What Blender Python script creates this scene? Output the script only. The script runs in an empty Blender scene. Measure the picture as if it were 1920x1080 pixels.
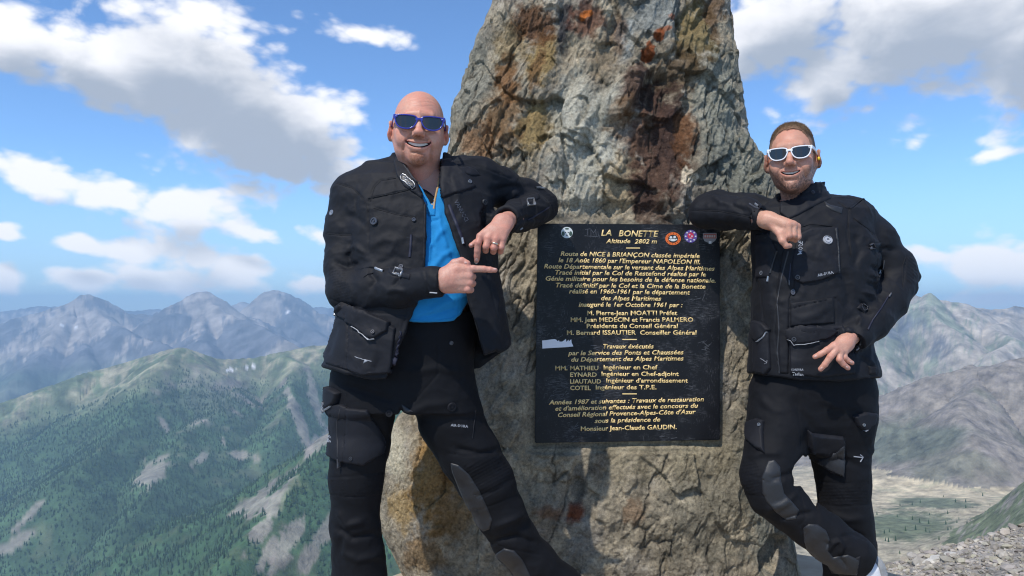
import bpy, bmesh, math, random
import numpy as np
from mathutils import Vector, Matrix
from mathutils.bvhtree import BVHTree
random.seed(4)
RNG = np.random.default_rng(7)
SC = bpy.context.scene
COL = SC.collection

# ------------------------------------------------------------------ camera, sky, sun, exposure
FPX = 1387.0
PITCH = math.atan(40 / FPX)
CAMZ = 1.12
cam_d = bpy.data.cameras.new('camera'); cam = bpy.data.objects.new('camera', cam_d); COL.objects.link(cam)
cam.location = (0, 0, CAMZ); cam.rotation_euler = (math.pi / 2 + PITCH, 0, 0)
cam_d.sensor_width = 36; cam_d.lens = FPX / 1920 * 36; cam_d.clip_start = .05; cam_d.clip_end = 60000
SC.camera = cam
SUN_DIR = Vector((-.35, -.48, .81)).normalized()        # towards the sun
SUN_EL = math.asin(SUN_DIR.z); SUN_ROT = math.atan2(SUN_DIR.x, SUN_DIR.y)
sun_d = bpy.data.lights.new('sun', 'SUN'); sun = bpy.data.objects.new('sun', sun_d); COL.objects.link(sun)
sun_d.energy = 3.1; sun_d.angle = math.radians(.55); sun_d.color = (1, .95, .87)
sun.rotation_euler = SUN_DIR.to_track_quat('Z', 'Y').to_euler(); sun.location = (0, 0, 30)
SC.view_settings.view_transform = 'Standard'; SC.view_settings.look = 'None'
SC.view_settings.exposure = .47; SC.view_settings.gamma = 1
SC.view_settings.use_curve_mapping = False
SC.cycles.use_denoising = True; SC.cycles.denoising_prefilter = 'ACCURATE'; SC.cycles.denoising_input_passes = 'RGB_ALBEDO_NORMAL'; SC.cycles.pixel_filter_type = 'BLACKMAN_HARRIS'; SC.cycles.filter_width = 1.15
SC.cycles.max_bounces = 6; SC.cycles.diffuse_bounces = 3; SC.cycles.volume_bounces = 0
SC.cycles.transparent_max_bounces = 6
SC.cycles.use_adaptive_sampling = True; SC.cycles.adaptive_threshold = .01
SC.cycles.sample_clamp_indirect = 6

def build_world():
    w = bpy.data.worlds.new('World'); SC.world = w; w.use_nodes = True
    nt = w.node_tree; nt.nodes.clear(); N = nt.nodes.new; L = nt.links.new
    out = N('ShaderNodeOutputWorld'); bg = N('ShaderNodeBackground'); L(bg.outputs[0], out.inputs[0])
    bg.inputs[1].default_value = .15
    sky = N('ShaderNodeTexSky'); sky.sky_type = 'NISHITA'; sky.sun_disc = False
    sky.sun_elevation = SUN_EL; sky.sun_rotation = SUN_ROT; sky.altitude = 2300
    sky.air_density = 1.0; sky.dust_density = .6; sky.ozone_density = 1.6
    # group: cloud density along a direction
    g = bpy.data.node_groups.new('cloud_density', 'ShaderNodeTree')
    g.interface.new_socket('dir', in_out='INPUT', socket_type='NodeSocketVector')
    g.interface.new_socket('density', in_out='OUTPUT', socket_type='NodeSocketFloat'); g.interface.new_socket('body', in_out='OUTPUT', socket_type='NodeSocketFloat')
    GN = g.nodes.new; GL = g.links.new
    gi = GN('NodeGroupInput'); go = GN('NodeGroupOutput')
    def m(op, a, b=None, c=None):
        n = GN('ShaderNodeMath'); n.operation = op
        for i, x in enumerate((a, b, c)):
            if x is None: continue
            if isinstance(x, (int, float)): n.inputs[i].default_value = x
            else: GL(x, n.inputs[i])
        return n.outputs[0]
    sep = GN('ShaderNodeSeparateXYZ'); GL(gi.outputs[0], sep.inputs[0])
    az = m('ARCTAN2', sep.outputs[0], sep.outputs[1])
    hyp = m('SQRT', m('ADD', m('MULTIPLY', sep.outputs[0], sep.outputs[0]), m('MULTIPLY', sep.outputs[1], sep.outputs[1])))
    el = m('ARCTAN2', sep.outputs[2], hyp)
    comb = GN('ShaderNodeCombineXYZ'); GL(az, comb.inputs[0]); GL(el, comb.inputs[1])
    # (px, py, half width, half height, tilt, weight)
    blobs = [(30, 85, 120, 56, 6, -.15), (170, 120, 140, 66, 10, -.2), (325, 138, 125, 88, 18, -.35), (450, 200, 140, 92, 30, -.4), (555, 262, 110, 70, 26, -.35),
             (85, 338, 85, 34, 6, .1), (205, 366, 90, 36, 12, .12), (335, 398, 105, 54, 10, .05), (450, 432, 80, 22, 14, .15),
             (140, 457, 55, 16, 5), (250, 470, 70, 22, 5), (365, 476, 75, 46, 12), (440, 508, 85, 40, 16),
             (170, 522, 80, 22, 5), (320, 526, 140, 28, 2), (600, 445, 40, 18, 20), (585, 530, 60, 22, 5),
             (8, 432, 40, 16, 5), (8, 522, 45, 26, 20), 
             (1480, 40, 200, 90, 0, -.1), (1720, 60, 270, 120, 0, -.2), (1930, 70, 160, 130, 0, -.2), (1540, 140, 100, 62, 20),
             (1875, 288, 110, 22, -8, .5), (1440, 210, 50, 30, 35, .4), (1845, 500, 100, 46, 15), (1745, 478, 60, 18, 10),
             (1890, 560, 110, 24, 0), (690, 66, 190, 26, 5, .5)]
    cur = None
    for b in blobs:
        px, py, a, h, t = b[:5]; thin = b[5] if len(b) > 5 else 0
        x = (px - 960) / FPX; zc = (540 - py) / FPX
        d = Vector((x, math.cos(PITCH) - zc * math.sin(PITCH), math.sin(PITCH) + zc * math.cos(PITCH))).normalized()
        a0 = math.atan2(d.x, d.y); e0 = math.atan2(d.z, math.hypot(d.x, d.y))
        k = 1 / FPX * math.cos(a0)
        mp = GN('ShaderNodeMapping'); mp.vector_type = 'TEXTURE'
        mp.inputs['Location'].default_value = (a0, e0, 0)
        mp.inputs['Rotation'].default_value = (0, 0, -math.radians(t))
        mp.inputs['Scale'].default_value = (a * k * math.cos(a0) * 1.15, h * k * 1.15, 1)
        GL(comb.outputs[0], mp.inputs['Vector'])
        ln = GN('ShaderNodeVectorMath'); ln.operation = 'LENGTH'; GL(mp.outputs[0], ln.inputs[0])
        lv = m('ADD', ln.outputs['Value'], thin) if thin else ln.outputs['Value']
        cur = lv if cur is None else m('SMOOTH_MIN', cur, lv, .25)
    inside = m('SUBTRACT', 1.0, cur)
    # elsewhere in the sky: scattered cumulus of the same sort
    far = GN('ShaderNodeTexNoise'); far.inputs['Scale'].default_value = 2.6; far.inputs['Detail'].default_value = 3
    mp = GN('ShaderNodeMapping'); mp.inputs['Scale'].default_value = (1, 1, 2.2); GL(gi.outputs[0], mp.inputs[0]); GL(mp.outputs[0], far.inputs['Vector'])
    gen = m('MULTIPLY', m('SUBTRACT', far.outputs[0], .55), 4.0)
    infr = m('MULTIPLY', m('LESS_THAN', m('ABSOLUTE', az), .66), m('LESS_THAN', el, .52))
    gen = m('SUBTRACT', gen, m('MULTIPLY', infr, 3.0))
    # not over the sun
    dt = GN('ShaderNodeVectorMath'); dt.operation = 'DOT_PRODUCT'; GL(gi.outputs[0], dt.inputs[0]); dt.inputs[1].default_value = SUN_DIR
    gen = m('SUBTRACT', gen, m('MULTIPLY', m('MAXIMUM', m('SUBTRACT', dt.outputs['Value'], .85), 0), 20))
    base = m('MAXIMUM', inside, gen)
    n1 = GN('ShaderNodeTexNoise'); n1.inputs['Scale'].default_value = 9; n1.inputs['Detail'].default_value = 7; n1.inputs['Roughness'].default_value = .56
    n1.inputs['Distortion'].default_value = .35
    mp2 = GN('ShaderNodeMapping'); mp2.inputs['Scale'].default_value = (1, 1, 1.7); GL(gi.outputs[0], mp2.inputs[0]); GL(mp2.outputs[0], n1.inputs['Vector'])
    v = GN('ShaderNodeTexVoronoi'); v.feature = 'F1'; v.inputs['Scale'].default_value = 30; v.inputs['Detail'].default_value = 1; v.inputs['Roughness'].default_value = .5
    GL(mp2.outputs[0], v.inputs['Vector'])
    d = m('ADD', m('MULTIPLY', base, 1.0), m('MULTIPLY', m('SUBTRACT', n1.outputs[0], .5), 2.5))
    d = m('SUBTRACT', d, m('MULTIPLY', m('SUBTRACT', v.outputs['Distance'], .35), .55))
    d = m('ADD', d, .22)
    GL(d, go.inputs[0])
    GL(m('ADD', m('MULTIPLY', base, 1.15), m('MULTIPLY', m('SUBTRACT', n1.outputs[0], .5), 1.5)), go.inputs[1])
    # use the group twice
    def wm(op, a, b=None, c=None):
        n = N('ShaderNodeMath'); n.operation = op
        for i, x in enumerate((a, b, c)):
            if x is None: continue
            if isinstance(x, (int, float)): n.inputs[i].default_value = x
            else: L(x, n.inputs[i])
        return n.outputs[0]
    tc = N('ShaderNodeTexCoord')
    g1 = N('ShaderNodeGroup'); g1.node_tree = g; L(tc.outputs['Generated'], g1.inputs[0])
    off = N('ShaderNodeVectorMath'); off.operation = 'ADD'; L(tc.outputs['Generated'], off.inputs[0]); off.inputs[1].default_value = (-.014, -.0, .040)
    g2 = N('ShaderNodeGroup'); g2.node_tree = g; L(off.outputs[0], g2.inputs[0])
    al = N('ShaderNodeMapRange'); al.interpolation_type = 'SMOOTHSTEP'; L(g1.outputs[0], al.inputs[0]); al.inputs[1].default_value = -.10; al.inputs[2].default_value = .52
    al.inputs[4].default_value = .97
    sh = N('ShaderNodeMapRange'); sh.interpolation_type = 'SMOOTHSTEP'; L(wm('SUBTRACT', g2.outputs[1], wm('MULTIPLY', g1.outputs[0], .18)), sh.inputs[0]); sh.inputs[1].default_value = -.12; sh.inputs[2].default_value = .95
    sp = N('ShaderNodeSeparateXYZ'); L(tc.outputs['Generated'], sp.inputs[0])
    lowf = N('ShaderNodeMapRange'); L(sp.outputs[2], lowf.inputs[0]); lowf.inputs[1].default_value = .0; lowf.inputs[2].default_value = .17; lowf.inputs[3].default_value = .35
    cc = N('ShaderNodeMix'); cc.data_type = 'RGBA'; L(wm('MULTIPLY', sh.outputs[0], lowf.outputs[0]), cc.inputs[0])
    cc.inputs[6].default_value = (5.3, 5.3, 5.45, 1); cc.inputs[7].default_value = (2.1, 2.4, 2.9, 1)
    # thin, bluish towards the horizon
    mix = N('ShaderNodeMix'); mix.data_type = 'RGBA'; L(al.outputs[0], mix.inputs[0]); L(cc.outputs[2], mix.inputs[7])
    tint = N('ShaderNodeMix'); tint.data_type = 'RGBA'; tint.blend_type = 'MULTIPLY'; tint.inputs[0].default_value = 1
    L(sky.outputs[0], tint.inputs[6]); tint.inputs[7].default_value = (.68, .87, 1.03, 1)
    hz = N('ShaderNodeMapRange'); hz.interpolation_type = 'SMOOTHSTEP'; L(sp.outputs[2], hz.inputs[0]); hz.inputs[1].default_value = .0; hz.inputs[2].default_value = .20; hz.inputs[3].default_value = .7; hz.inputs[4].default_value = 0
    pale = N('ShaderNodeMix'); pale.data_type = 'RGBA'; L(hz.outputs[0], pale.inputs[0]); L(tint.outputs[2], pale.inputs[6]); pale.inputs[7].default_value = (2.0, 2.9, 3.9, 1); L(pale.outputs[2], mix.inputs[6])
    L(mix.outputs[2], bg.inputs[0])
    w.cycles.sampling_method = 'MANUAL'; w.cycles.sample_map_resolution = 512
build_world()

# ------------------------------------------------------------------ helpers
def P(px, py, Y):
    """world point seen at photo pixel (px, py) at depth Y"""
    x = (px - 960) / FPX; zc = (540 - py) / FPX
    dy = math.cos(PITCH) - zc * math.sin(PITCH); dz = math.sin(PITCH) + zc * math.cos(PITCH)
    return np.stack(np.broadcast_arrays(x / dy * Y, Y + 0 * x, CAMZ + dz / dy * Y), -1).astype(float)

def proj(p):
    """photo pixel of world points"""
    x = p[..., 0]; y = p[..., 1]; z = p[..., 2] - CAMZ
    c, s = math.cos(PITCH), math.sin(PITCH)
    d = y * c + z * s; u = -y * s + z * c
    return 960 + FPX * x / d, 540 - FPX * u / d

_perm = RNG.permutation(256); _perm = np.concatenate([_perm, _perm, _perm])
_g = RNG.normal(size=(256, 3)); _g /= np.linalg.norm(_g, axis=1)[:, None]; _g = _g.astype(np.float32)
def perlin(p):
    p = np.asarray(p, np.float32); i = np.floor(p).astype(np.int32); f = p - i; i &= 255
    u = f * f * f * (f * (f * 6 - 15) + 10)
    r = None
    px = [_perm[i[..., 0]], _perm[i[..., 0] + 1]]
    for dx in (0, 1):
        for dy in (0, 1):
            pxy = _perm[px[dx] + i[..., 1] + dy]
            for dz in (0, 1):
                gr = _g[_perm[pxy + i[..., 2] + dz]]
                v = gr[..., 0] * (f[..., 0] - dx) + gr[..., 1] * (f[..., 1] - dy) + gr[..., 2] * (f[..., 2] - dz)
                w = (u[..., 0] if dx else 1 - u[..., 0]) * (u[..., 1] if dy else 1 - u[..., 1]) * (u[..., 2] if dz else 1 - u[..., 2])
                r = v * w if r is None else r + v * w
    return r * 1.5
def fbm(p, oct=5, gain=.5, lac=2.03):
    p = np.asarray(p, np.float32); a = 1; s = 0; t = 0
    for k in range(oct):
        s = s + a * perlin(p + 17.3 * k); t += a; p = p * lac; a *= gain
    return s / t
def ridged(p, oct=5, gain=.5, lac=2.1):
    p = np.asarray(p, np.float32); a = 1; s = 0; t = 0; w = 1
    for k in range(oct):
        n = 1 - np.abs(perlin(p + 31.7 * k)) * 1.3; n = n * n * w; w = np.clip(n * 1.6, 0, 1)
        s = s + a * n; t += a; p = p * lac; a *= gain
    return s / t
def sstep(a, b, x):
    t = np.clip((x - a) / (b - a), 0, 1); return t * t * (3 - 2 * t)
def srgb(r, g, b):
    f = lambda c: (c / 255 / 12.92) if c / 255 <= .04045 else ((c / 255 + .055) / 1.055) ** 2.4
    return np.array([f(r), f(g), f(b)])
def seg_dist(x, y, ax, ay, bx, by):
    dx, dy = bx - ax, by - ay; t = np.clip(((x - ax) * dx + (y - ay) * dy) / (dx * dx + dy * dy + 1e-12), 0, 1)
    return np.hypot(x - ax - t * dx, y - ay - t * dy), t
def poly_sd(x, y, poly):
    """signed distance to a closed polygon, negative inside"""
    d = None; ins = np.zeros(x.shape, bool); n = len(poly)
    for i in range(n):
        ax, ay = poly[i]; bx, by = poly[(i + 1) % n]
        e, _ = seg_dist(x, y, ax, ay, bx, by); d = e if d is None else np.minimum(d, e)
        c = ((ay > y) != (by > y)) & (x < (bx - ax) * (y - ay) / ((by - ay) or 1e-9) + ax); ins ^= c
    return np.where(ins, -d, d)

def mesh_np(name, v, quads=None, tris=None, smooth=True):
    me = bpy.data.meshes.new(name); v = np.asarray(v, np.float32)
    nq = 0 if quads is None else len(quads); ntr = 0 if tris is None else len(tris)
    me.vertices.add(len(v)); me.vertices.foreach_set('co', v.ravel())
    loops = []; starts = []
    if nq: loops.append(np.asarray(quads, np.int32).ravel()); starts.append(np.arange(nq) * 4)
    if ntr: loops.append(np.asarray(tris, np.int32).ravel()); starts.append(nq * 4 + np.arange(ntr) * 3)
    loops = np.concatenate(loops); starts = np.concatenate(starts).astype(np.int32)
    me.loops.add(len(loops)); me.loops.foreach_set('vertex_index', loops)
    me.polygons.add(nq + ntr); me.polygons.foreach_set('loop_start', starts)
    me.update(calc_edges=True); me.validate()
    me.polygons.foreach_set('use_smooth', np.full(len(me.polygons), smooth)); me.update()
    return me
def add_col(me, c, name='Col'):
    a = me.color_attributes.new(name, 'FLOAT_COLOR', 'POINT')
    c = np.concatenate([c, np.ones((len(c), 1))], 1).astype(np.float32); a.data.foreach_set('color', c.ravel())
def add_f(me, f, name):
    a = me.attributes.new(name, 'FLOAT', 'POINT'); a.data.foreach_set('value', np.asarray(f, np.float32))
def link(name, me, mat=None, parent=None, label=None, cat=None, group=None, kind=None):
    o = bpy.data.objects.new(name, me); COL.objects.link(o)
    if mat is not None and me is not None: me.materials.clear(); me.materials.append(mat)
    if parent is not None: o.parent = parent
    if label: o['label'] = label
    if cat: o['category'] = cat
    if group: o['group'] = group
    if kind: o['kind'] = kind
    return o
def grid_quads(nr, nc, wrap=False):
    i = np.arange(nr * nc).reshape(nr, nc)
    if wrap: i = np.concatenate([i, i[:, :1]], 1)
    return np.stack([i[:-1, :-1], i[:-1, 1:], i[1:, 1:], i[1:, :-1]], -1).reshape(-1, 4)

class MatB:
    """small node-material builder"""
    def __init__(s, name, rough=.8, color=None, metal=0, spec=.5):
        s.m = bpy.data.materials.new(name); s.m.use_nodes = True; s.nt = s.m.node_tree
        s.b = s.nt.nodes['Principled BSDF']; s.out = s.nt.nodes['Material Output']
        s.b.inputs['Roughness'].default_value = rough; s.b.inputs['Metallic'].default_value = metal
        s.b.inputs['Specular IOR Level'].default_value = spec
        if color is not None: s.b.inputs['Base Color'].default_value = (*color, 1)
    def n(s, t, **kw):
        nd = s.nt.nodes.new('ShaderNode' + t)
        for k, v in kw.items(): setattr(nd, k, v)
        return nd
    def l(s, a, b): s.nt.links.new(a, b)
    def math(s, op, a, b=None, c=None):
        nd = s.n('Math', operation=op)
        for i, x in enumerate((a, b, c)):
            if x is None: continue
            if isinstance(x, (int, float)): nd.inputs[i].default_value = x
            else: s.l(x, nd.inputs[i])
        return nd.outputs[0]
    def coord(s, scale=(1, 1, 1), rot=(0, 0, 0), which='Object'):
        tc = s.n('TexCoord'); mp = s.n('Mapping'); mp.inputs['Scale'].default_value = scale; mp.inputs['Rotation'].default_value = rot
        s.l(tc.outputs[which], mp.inputs[0]); return mp.outputs[0]
    def noise(s, vec, scale, detail=6, rough=.55, dist=0):
        nd = s.n('TexNoise'); nd.inputs['Scale'].default_value = scale; nd.inputs['Detail'].default_value = detail
        nd.inputs['Roughness'].default_value = rough; nd.inputs['Distortion'].default_value = dist; s.l(vec, nd.inputs['Vector']); return nd.outputs[0]
    def ramp(s, v, a, b, lo=0., hi=1.):
        nd = s.n('MapRange'); s.l(v, nd.inputs[0]); nd.inputs[1].default_value = a; nd.inputs[2].default_value = b
        nd.inputs[3].default_value = lo; nd.inputs[4].default_value = hi; return nd.outputs[0]
    def mix(s, f, a, b, mode='MIX'):
        nd = s.n('Mix', data_type='RGBA', blend_type=mode)
        for i, x in ((0, f), (6, a), (7, b)):
            if isinstance(x, (int, float)): nd.inputs[i].default_value = x
            elif isinstance(x, (tuple, list, np.ndarray)): nd.inputs[i].default_value = (*x[:3], 1)
            else: s.l(x, nd.inputs[i])
        return nd.outputs[2]
    def attr(s, name='Col'):
        nd = s.n('Attribute', attribute_name=name); return nd.outputs['Color']
    def attrf(s, name):
        nd = s.n('Attribute', attribute_name=name); return nd.outputs['Fac']
    def bump(s, h, strength=.5, dist=.01, prev=None):
        nd = s.n('Bump'); nd.inputs['Strength'].default_value = strength; nd.inputs['Distance'].default_value = dist
        s.l(h, nd.inputs['Height'])
        if prev is not None: s.l(prev, nd.inputs['Normal'])
        return nd.outputs[0]
    def color(s, x): s.l(x, s.b.inputs['Base Color'])
    def normal(s, x): s.l(x, s.b.inputs['Normal'])
    def rough(s, x): s.l(x, s.b.inputs['Roughness'])
# ------------------------------------------------------------------ terrain: one sheet from the platform to the far ranges
def W2(px, py, Y): q = P(px, py, Y); return (float(q[0]), float(q[1]), float(q[2]))
def build_ground():
    cols = np.concatenate([np.linspace(-900, -60, 14, endpoint=False), np.linspace(-60, 770, 415, endpoint=False),
                           np.linspace(770, 1430, 22, endpoint=False), np.linspace(1430, 1975, 290, endpoint=False), np.linspace(1975, 2800, 14)])
    Y = np.concatenate([np.linspace(-12, 3, 14, endpoint=False), np.geomspace(3, 300, 130, endpoint=False),
                        np.geomspace(300, 9000, 540, endpoint=False), np.geomspace(9000, 10600, 40)])
    U = (cols - 960) / FPX
    X = np.where(Y[:, None] > 3, U[None] * Y[:, None], U[None] * (3 + (3 - Y[:, None]) * .8))
    YY = np.broadcast_to(Y[:, None], X.shape).copy()
    pX = np.broadcast_to(cols[None], X.shape)
    # ridges: polylines of (photo x, photo y, distance) and the fall of the ground away from them
    R = []
    def ridge(pts, slope, tag): R.append((pts, slope, tag))
    # farthest ranges
    ridge([(-400, 586, 9700), (0, 586, 9700), (75, 573, 9600), (180, 586, 9700), (420, 575, 9700), (455, 565, 9700), (490, 578, 9700), (610, 576, 9700), (800, 584, 9700), (1500, 586, 9700), (2300, 580, 9700)], .5, 0)
    # main chain of peaks
    ridge([(-300, 640, 6600), (0, 613, 6500), (36, 594, 6500), (110, 572, 6500), (150, 551, 6500), (162, 549, 6500), (205, 580, 6500), (245, 588, 6700), (290, 594, 6800), (345, 572, 6600), (379, 545, 6500), (390, 542, 6500), (430, 576, 6500), (480, 597, 6900)], .62, 1)
    ridge([(390, 554, 6500), (440, 590, 6000), (500, 625, 5500), (560, 645, 5200), (600, 672, 4800)], .75, 1)
    ridge([(390, 556, 6500), (375, 600, 6000), (385, 640, 5500), (400, 680, 5000)], .75, 1)
    ridge([(165, 560, 6500), (215, 610, 5900), (290, 640, 5400), (330, 670, 4900)], .72, 1)
    ridge([(155, 562, 6500), (110, 610, 5900), (70, 670, 5300), (0, 730, 4700)], .75, 1)
    ridge([(165, 575, 6400), (150, 640, 5700), (170, 700, 5000)], .8, 1)
    ridge([(420, 592, 7600), (470, 584, 7600), (500, 556, 7500), (513, 540, 7500), (518, 538, 7500), (545, 562, 7500), (570, 580, 7500), (620, 592, 7400), (700, 600, 7400)], .7, 1)
    ridge([(518, 552, 7500), (570, 600, 6900), (620, 640, 6500)], .8, 1)
    # wooded shoulder
    ridge([(-400, 860, 2500), (-100, 775, 2500), (0, 748, 2550), (80, 722, 2600), (150, 702, 2650), (200, 690, 2700), (262, 672, 2700), (315, 659, 2650), (340, 655, 2600), (372, 663, 2650), (420, 673, 2750), (500, 668, 2850), (560, 658, 2900), (640, 645, 2900), (800, 640, 2900)], .58, 2)
    ridge([(340, 655, 2600), (285, 715, 2350), (215, 800, 2050), (150, 900, 1750)], .62, 2)
    ridge([(420, 680, 2700), (400, 760, 2300), (330, 860, 1900), (270, 960, 1600)], .66, 2)
    ridge([(560, 662, 2850), (540, 730, 2500), (500, 800, 2200)], .7, 2)
    # near flank with the scree runs
    ridge([(900, 700, 1500), (760, 740, 1500), (640, 795, 1450), (560, 890, 1250), (480, 990, 1080), (400, 1090, 950), (250, 1250, 800)], .60, 3)
    # right: the big scree mountain
    ridge([(1300, 590, 3600), (1500, 590, 3500), (1640, 572, 3400), (1690, 553, 3300), (1716, 548, 3300), (1760, 562, 3300), (1800, 570, 3400), (1842, 584, 3500), (1866, 580, 3500), (1885, 577, 3500), (1925, 574, 3500), (2100, 560, 3500), (2500, 560, 3500)], .64, 4)
    ridge([(1716, 549, 3300), (1780, 610, 2900), (1800, 650, 2700)], .8, 4)
    ridge([(1650, 570, 3400), (1640, 640, 2900), (1600, 700, 2600)], .8, 4)
    ridge([(1900, 580, 3500), (1880, 630, 2900), (1860, 670, 2500)], .8, 4)
    # right: dark craggy hill
    ridge([(1560, 770, 1500), (1640, 752, 1480), (1700, 727, 1450), (1742, 706, 1400), (1790, 692, 1400), (1850, 686, 1380), (1890, 673, 1350), (1925, 668, 1350), (2050, 640, 1350), (2500, 600, 1350)], .52, 5)
    ridge([(1850, 686, 1380), (1830, 760, 1180), (1790, 830, 1050)], .6, 5)
    # right: green spur, close
    ridge([(2190, 760, 520), (2040, 830, 500), (1962, 885, 470), (1920, 940, 430), (1895, 985, 390), (1850, 1060, 350)], .80, 6)
    H = np.full(X.shape, -1e9); T = np.zeros(X.shape, int); DD = np.zeros(X.shape)
    for k, (pts, slope, tag) in enumerate(R):
        w = [W2(*q) for q in pts]
        rg = max(60., pts[0][2] * .035)
        wf = .45 if pts[0][2] > 5000 else 1.3; wx = X + fbm(np.stack([X / (rg * 6), YY / (rg * 6), 0 * X + k], -1), 3) * rg * wf
        wy = YY + fbm(np.stack([X / (rg * 6), YY / (rg * 6), 0 * X + k + 50], -1), 3) * rg * wf
        best = np.full(X.shape, -1e9); bd = np.zeros(X.shape)
        for a, b in zip(w[:-1], w[1:]):
            d, t = seg_dist(wx, wy, a[0], a[1], b[0], b[1])
            h = a[2] + (b[2] - a[2]) * t - slope * (np.sqrt(d * d + (rg * .12) ** 2) - rg * .12)
            bd = np.where(h > best, d / rg, bd); best = np.maximum(best, h)
        m = best > H; DD = np.where(m, bd, DD); T = np.where(m, tag, T); H = np.maximum(H, best)
    # rock ribs and gullies
    am = np.choose(T, [160, 330, 105, 80, 190, 75, 16]).astype(float)
    wl = np.choose(T, [2400, 1700, 620, 420, 800, 260, 110]).astype(float)
    nz = ridged(np.stack([X / wl, YY / wl * .75, T * 3.1], -1), 7, .55) - .45
    n2 = fbm(np.stack([X / wl * 7, YY / wl * 7, T * 1.7], -1), 4, .6)
    crestk = np.clip(1 - np.abs(H - np.maximum(H, 0)) * 0, 0, 1); ck = .26 + .74 * sstep(.1, 2.2, DD); H = H + am * (nz - .1 * ck) * .62 * ck + am * n2 * .12 * (.4 + .6 * ck)
    H = np.where((T <= 1), H + 26 * ridged(np.stack([X / 210, YY / 210, 0 * X + 5], -1), 4, .6) - 14, H)
    # valley floor
    fl = np.where(pX < 1000, -900., -330 + .0 * X)
    fl = np.where(pX > 1000, -.143 * YY - 96 + 22 * fbm(np.stack([X / 260, YY / 260, 0 * X], -1), 5), fl)
    fl = np.where(pX > 1000, np.maximum(fl, -330), fl)
    k = 14.; far = YY > 200
    flo = fl > H; T = np.where(flo & (pX > 1000), 7, T)
    kk = 26.; hh = np.clip(.5 + .5 * (H - fl) / kk, 0, 1); H = np.where(far, fl + (H - fl) * hh + kk * hh * (1 - hh), H)
    # summit cone under the monument
    rr = np.hypot(X - .5, YY - 1.6)
    near = -.42 - np.maximum(rr - 2.3, 0) * .74 + .05 * fbm(np.stack([X, YY, 0 * X], -1), 4)
    bank = -1.47 - np.maximum(YY - 7.8, 0) * .75 - np.maximum(0, 7.8 - YY) * .06
    bank = bank + np.clip((pX - 1700) * .0016, -.9, .4) + .05 * fbm(np.stack([X * 1.5, YY * 1.5, 0 * X], -1), 5, .6)
    bank = np.where((pX > 1560) & (YY > 3.0), bank, -1e3)
    nr = np.maximum(near, bank)
    cone = -.5 - .76 * rr
    H = np.where(YY < 60, nr, np.where(YY < 200, np.maximum(cone, H * 0 - 1e3), np.maximum(H, cone)))
    T = np.where((YY < 60) | (cone >= H), 8, T)
    v = np.stack([X, YY, H], -1)
    nr_, nc = X.shape
    # slope and colour -----------------------------------------------------------------
    dz = np.gradient(H, axis=0) / np.gradient(YY, axis=0)
    dx = np.gradient(H, axis=1) / (np.gradient(X, axis=1) + 1e-9)
    st = np.hypot(dx, dz)
    sx, sy = proj(v)
    fine = fbm(np.stack([X / wl * 9, YY / wl * 9, H / wl * 9], -1), 4, .6)
    big = fbm(np.stack([X / wl * 2, YY / wl * 2, T * 2.], -1), 4, .55)
    streak = fbm(np.stack([(sx + 26 * big + 8 * fine) / 11., (sy + 20 * big) / 34., T * 3.3], -1), 4, .6)
    rockc = np.array([.125, .125, .135]); scree = np.array([.42, .375, .33]); grass = np.array([.115, .155, .075]); forest = np.array([.034, .080, .036]); dry = np.array([.50, .43, .30])
    C = np.zeros(X.shape + (3,))
    def put(mask, col): C[...] = C * (1 - mask[..., None]) + col * mask[..., None]
    C[...] = rockc
    # chain of peaks: dark slaty rock, pale screes in the hollows, grass and wood lower
    m1 = (T <= 1)
    put(m1 * sstep(-.02, .16, streak * .45 - nz * 1.1 - .02 + .4 * big), scree * .72)
    put(m1 * sstep(650, 720, sy + 60 * big) * .7, np.array([.06, .10, .055]))
    # shoulder
    m2 = (T == 2)
    alt = sy + 45 * big + 30 * fine
    crest = np.interp(pX, [0, 80, 200, 340, 420, 560, 640], [748, 722, 690, 655, 673, 658, 645])
    top = sstep(95, 25, alt - crest)
    F = m2 * (1 - top) * sstep(-.30, .05, fine * .8 + big * .5 + .12)
    put(m2 * 1., grass * .9 + .02)
    put(m2 * top * sstep(-.2, .25, fine + streak * .5), np.array([.25, .235, .16]))
    put(m2 * sstep(70, 10, np.hypot((sx - 395) * .55, sy - 745) + 60 * fine), scree * .8)
    m3 = (T == 3)
    put(m3 * 1., np.array([.085, .125, .06]))
    F = np.maximum(F, m3 * sstep(-.25, .05, fine + big * .4 + .08))
    def patch(cx, cy, a, b, ang, mk, amt=1., col=None):
        c, s = math.cos(math.radians(ang)), math.sin(math.radians(ang)); dx_, dy_ = sx - cx, sy - cy
        r = np.hypot((dx_ * c + dy_ * s) / a, (-dx_ * s + dy_ * c) / b)
        q = sstep(1.25, .8, r + 1.5 * fine + .5 * streak) * mk * amt
        put(q * .9, scree * .72 if col is None else col); return q
    Q = 0
    m23 = (m2 | m3) * 1.
    for a in [(278, 893, 42, 20, -35), (455, 852, 26, 10, 10), (375, 860, 20, 9, -30), (510, 960, 75, 14, -58), (545, 1010, 70, 16, -55), (600, 1010, 60, 14, -60),
              (480, 940, 50, 15, -35), (560, 790, 70, 10, 70), (590, 750, 60, 9, 75), (60, 960, 40, 6, -45), (10, 1030, 40, 10, -30), (595, 830, 30, 12, -40), (500, 1045, 40, 12, -60), (420, 830, 16, 5, 60), (310, 800, 14, 4, 60)]:
        Q = np.maximum(Q, patch(*a, m23, .85))
    patch(470, 905, 60, 14, -40, m3 * 1., .7, np.array([.12, .175, .07]))
    patch(560, 920, 50, 18, -50, m3 * 1., .7, np.array([.12, .175, .07]))
    F = F * (1 - Q)
    put(F * .8, forest)
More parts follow.
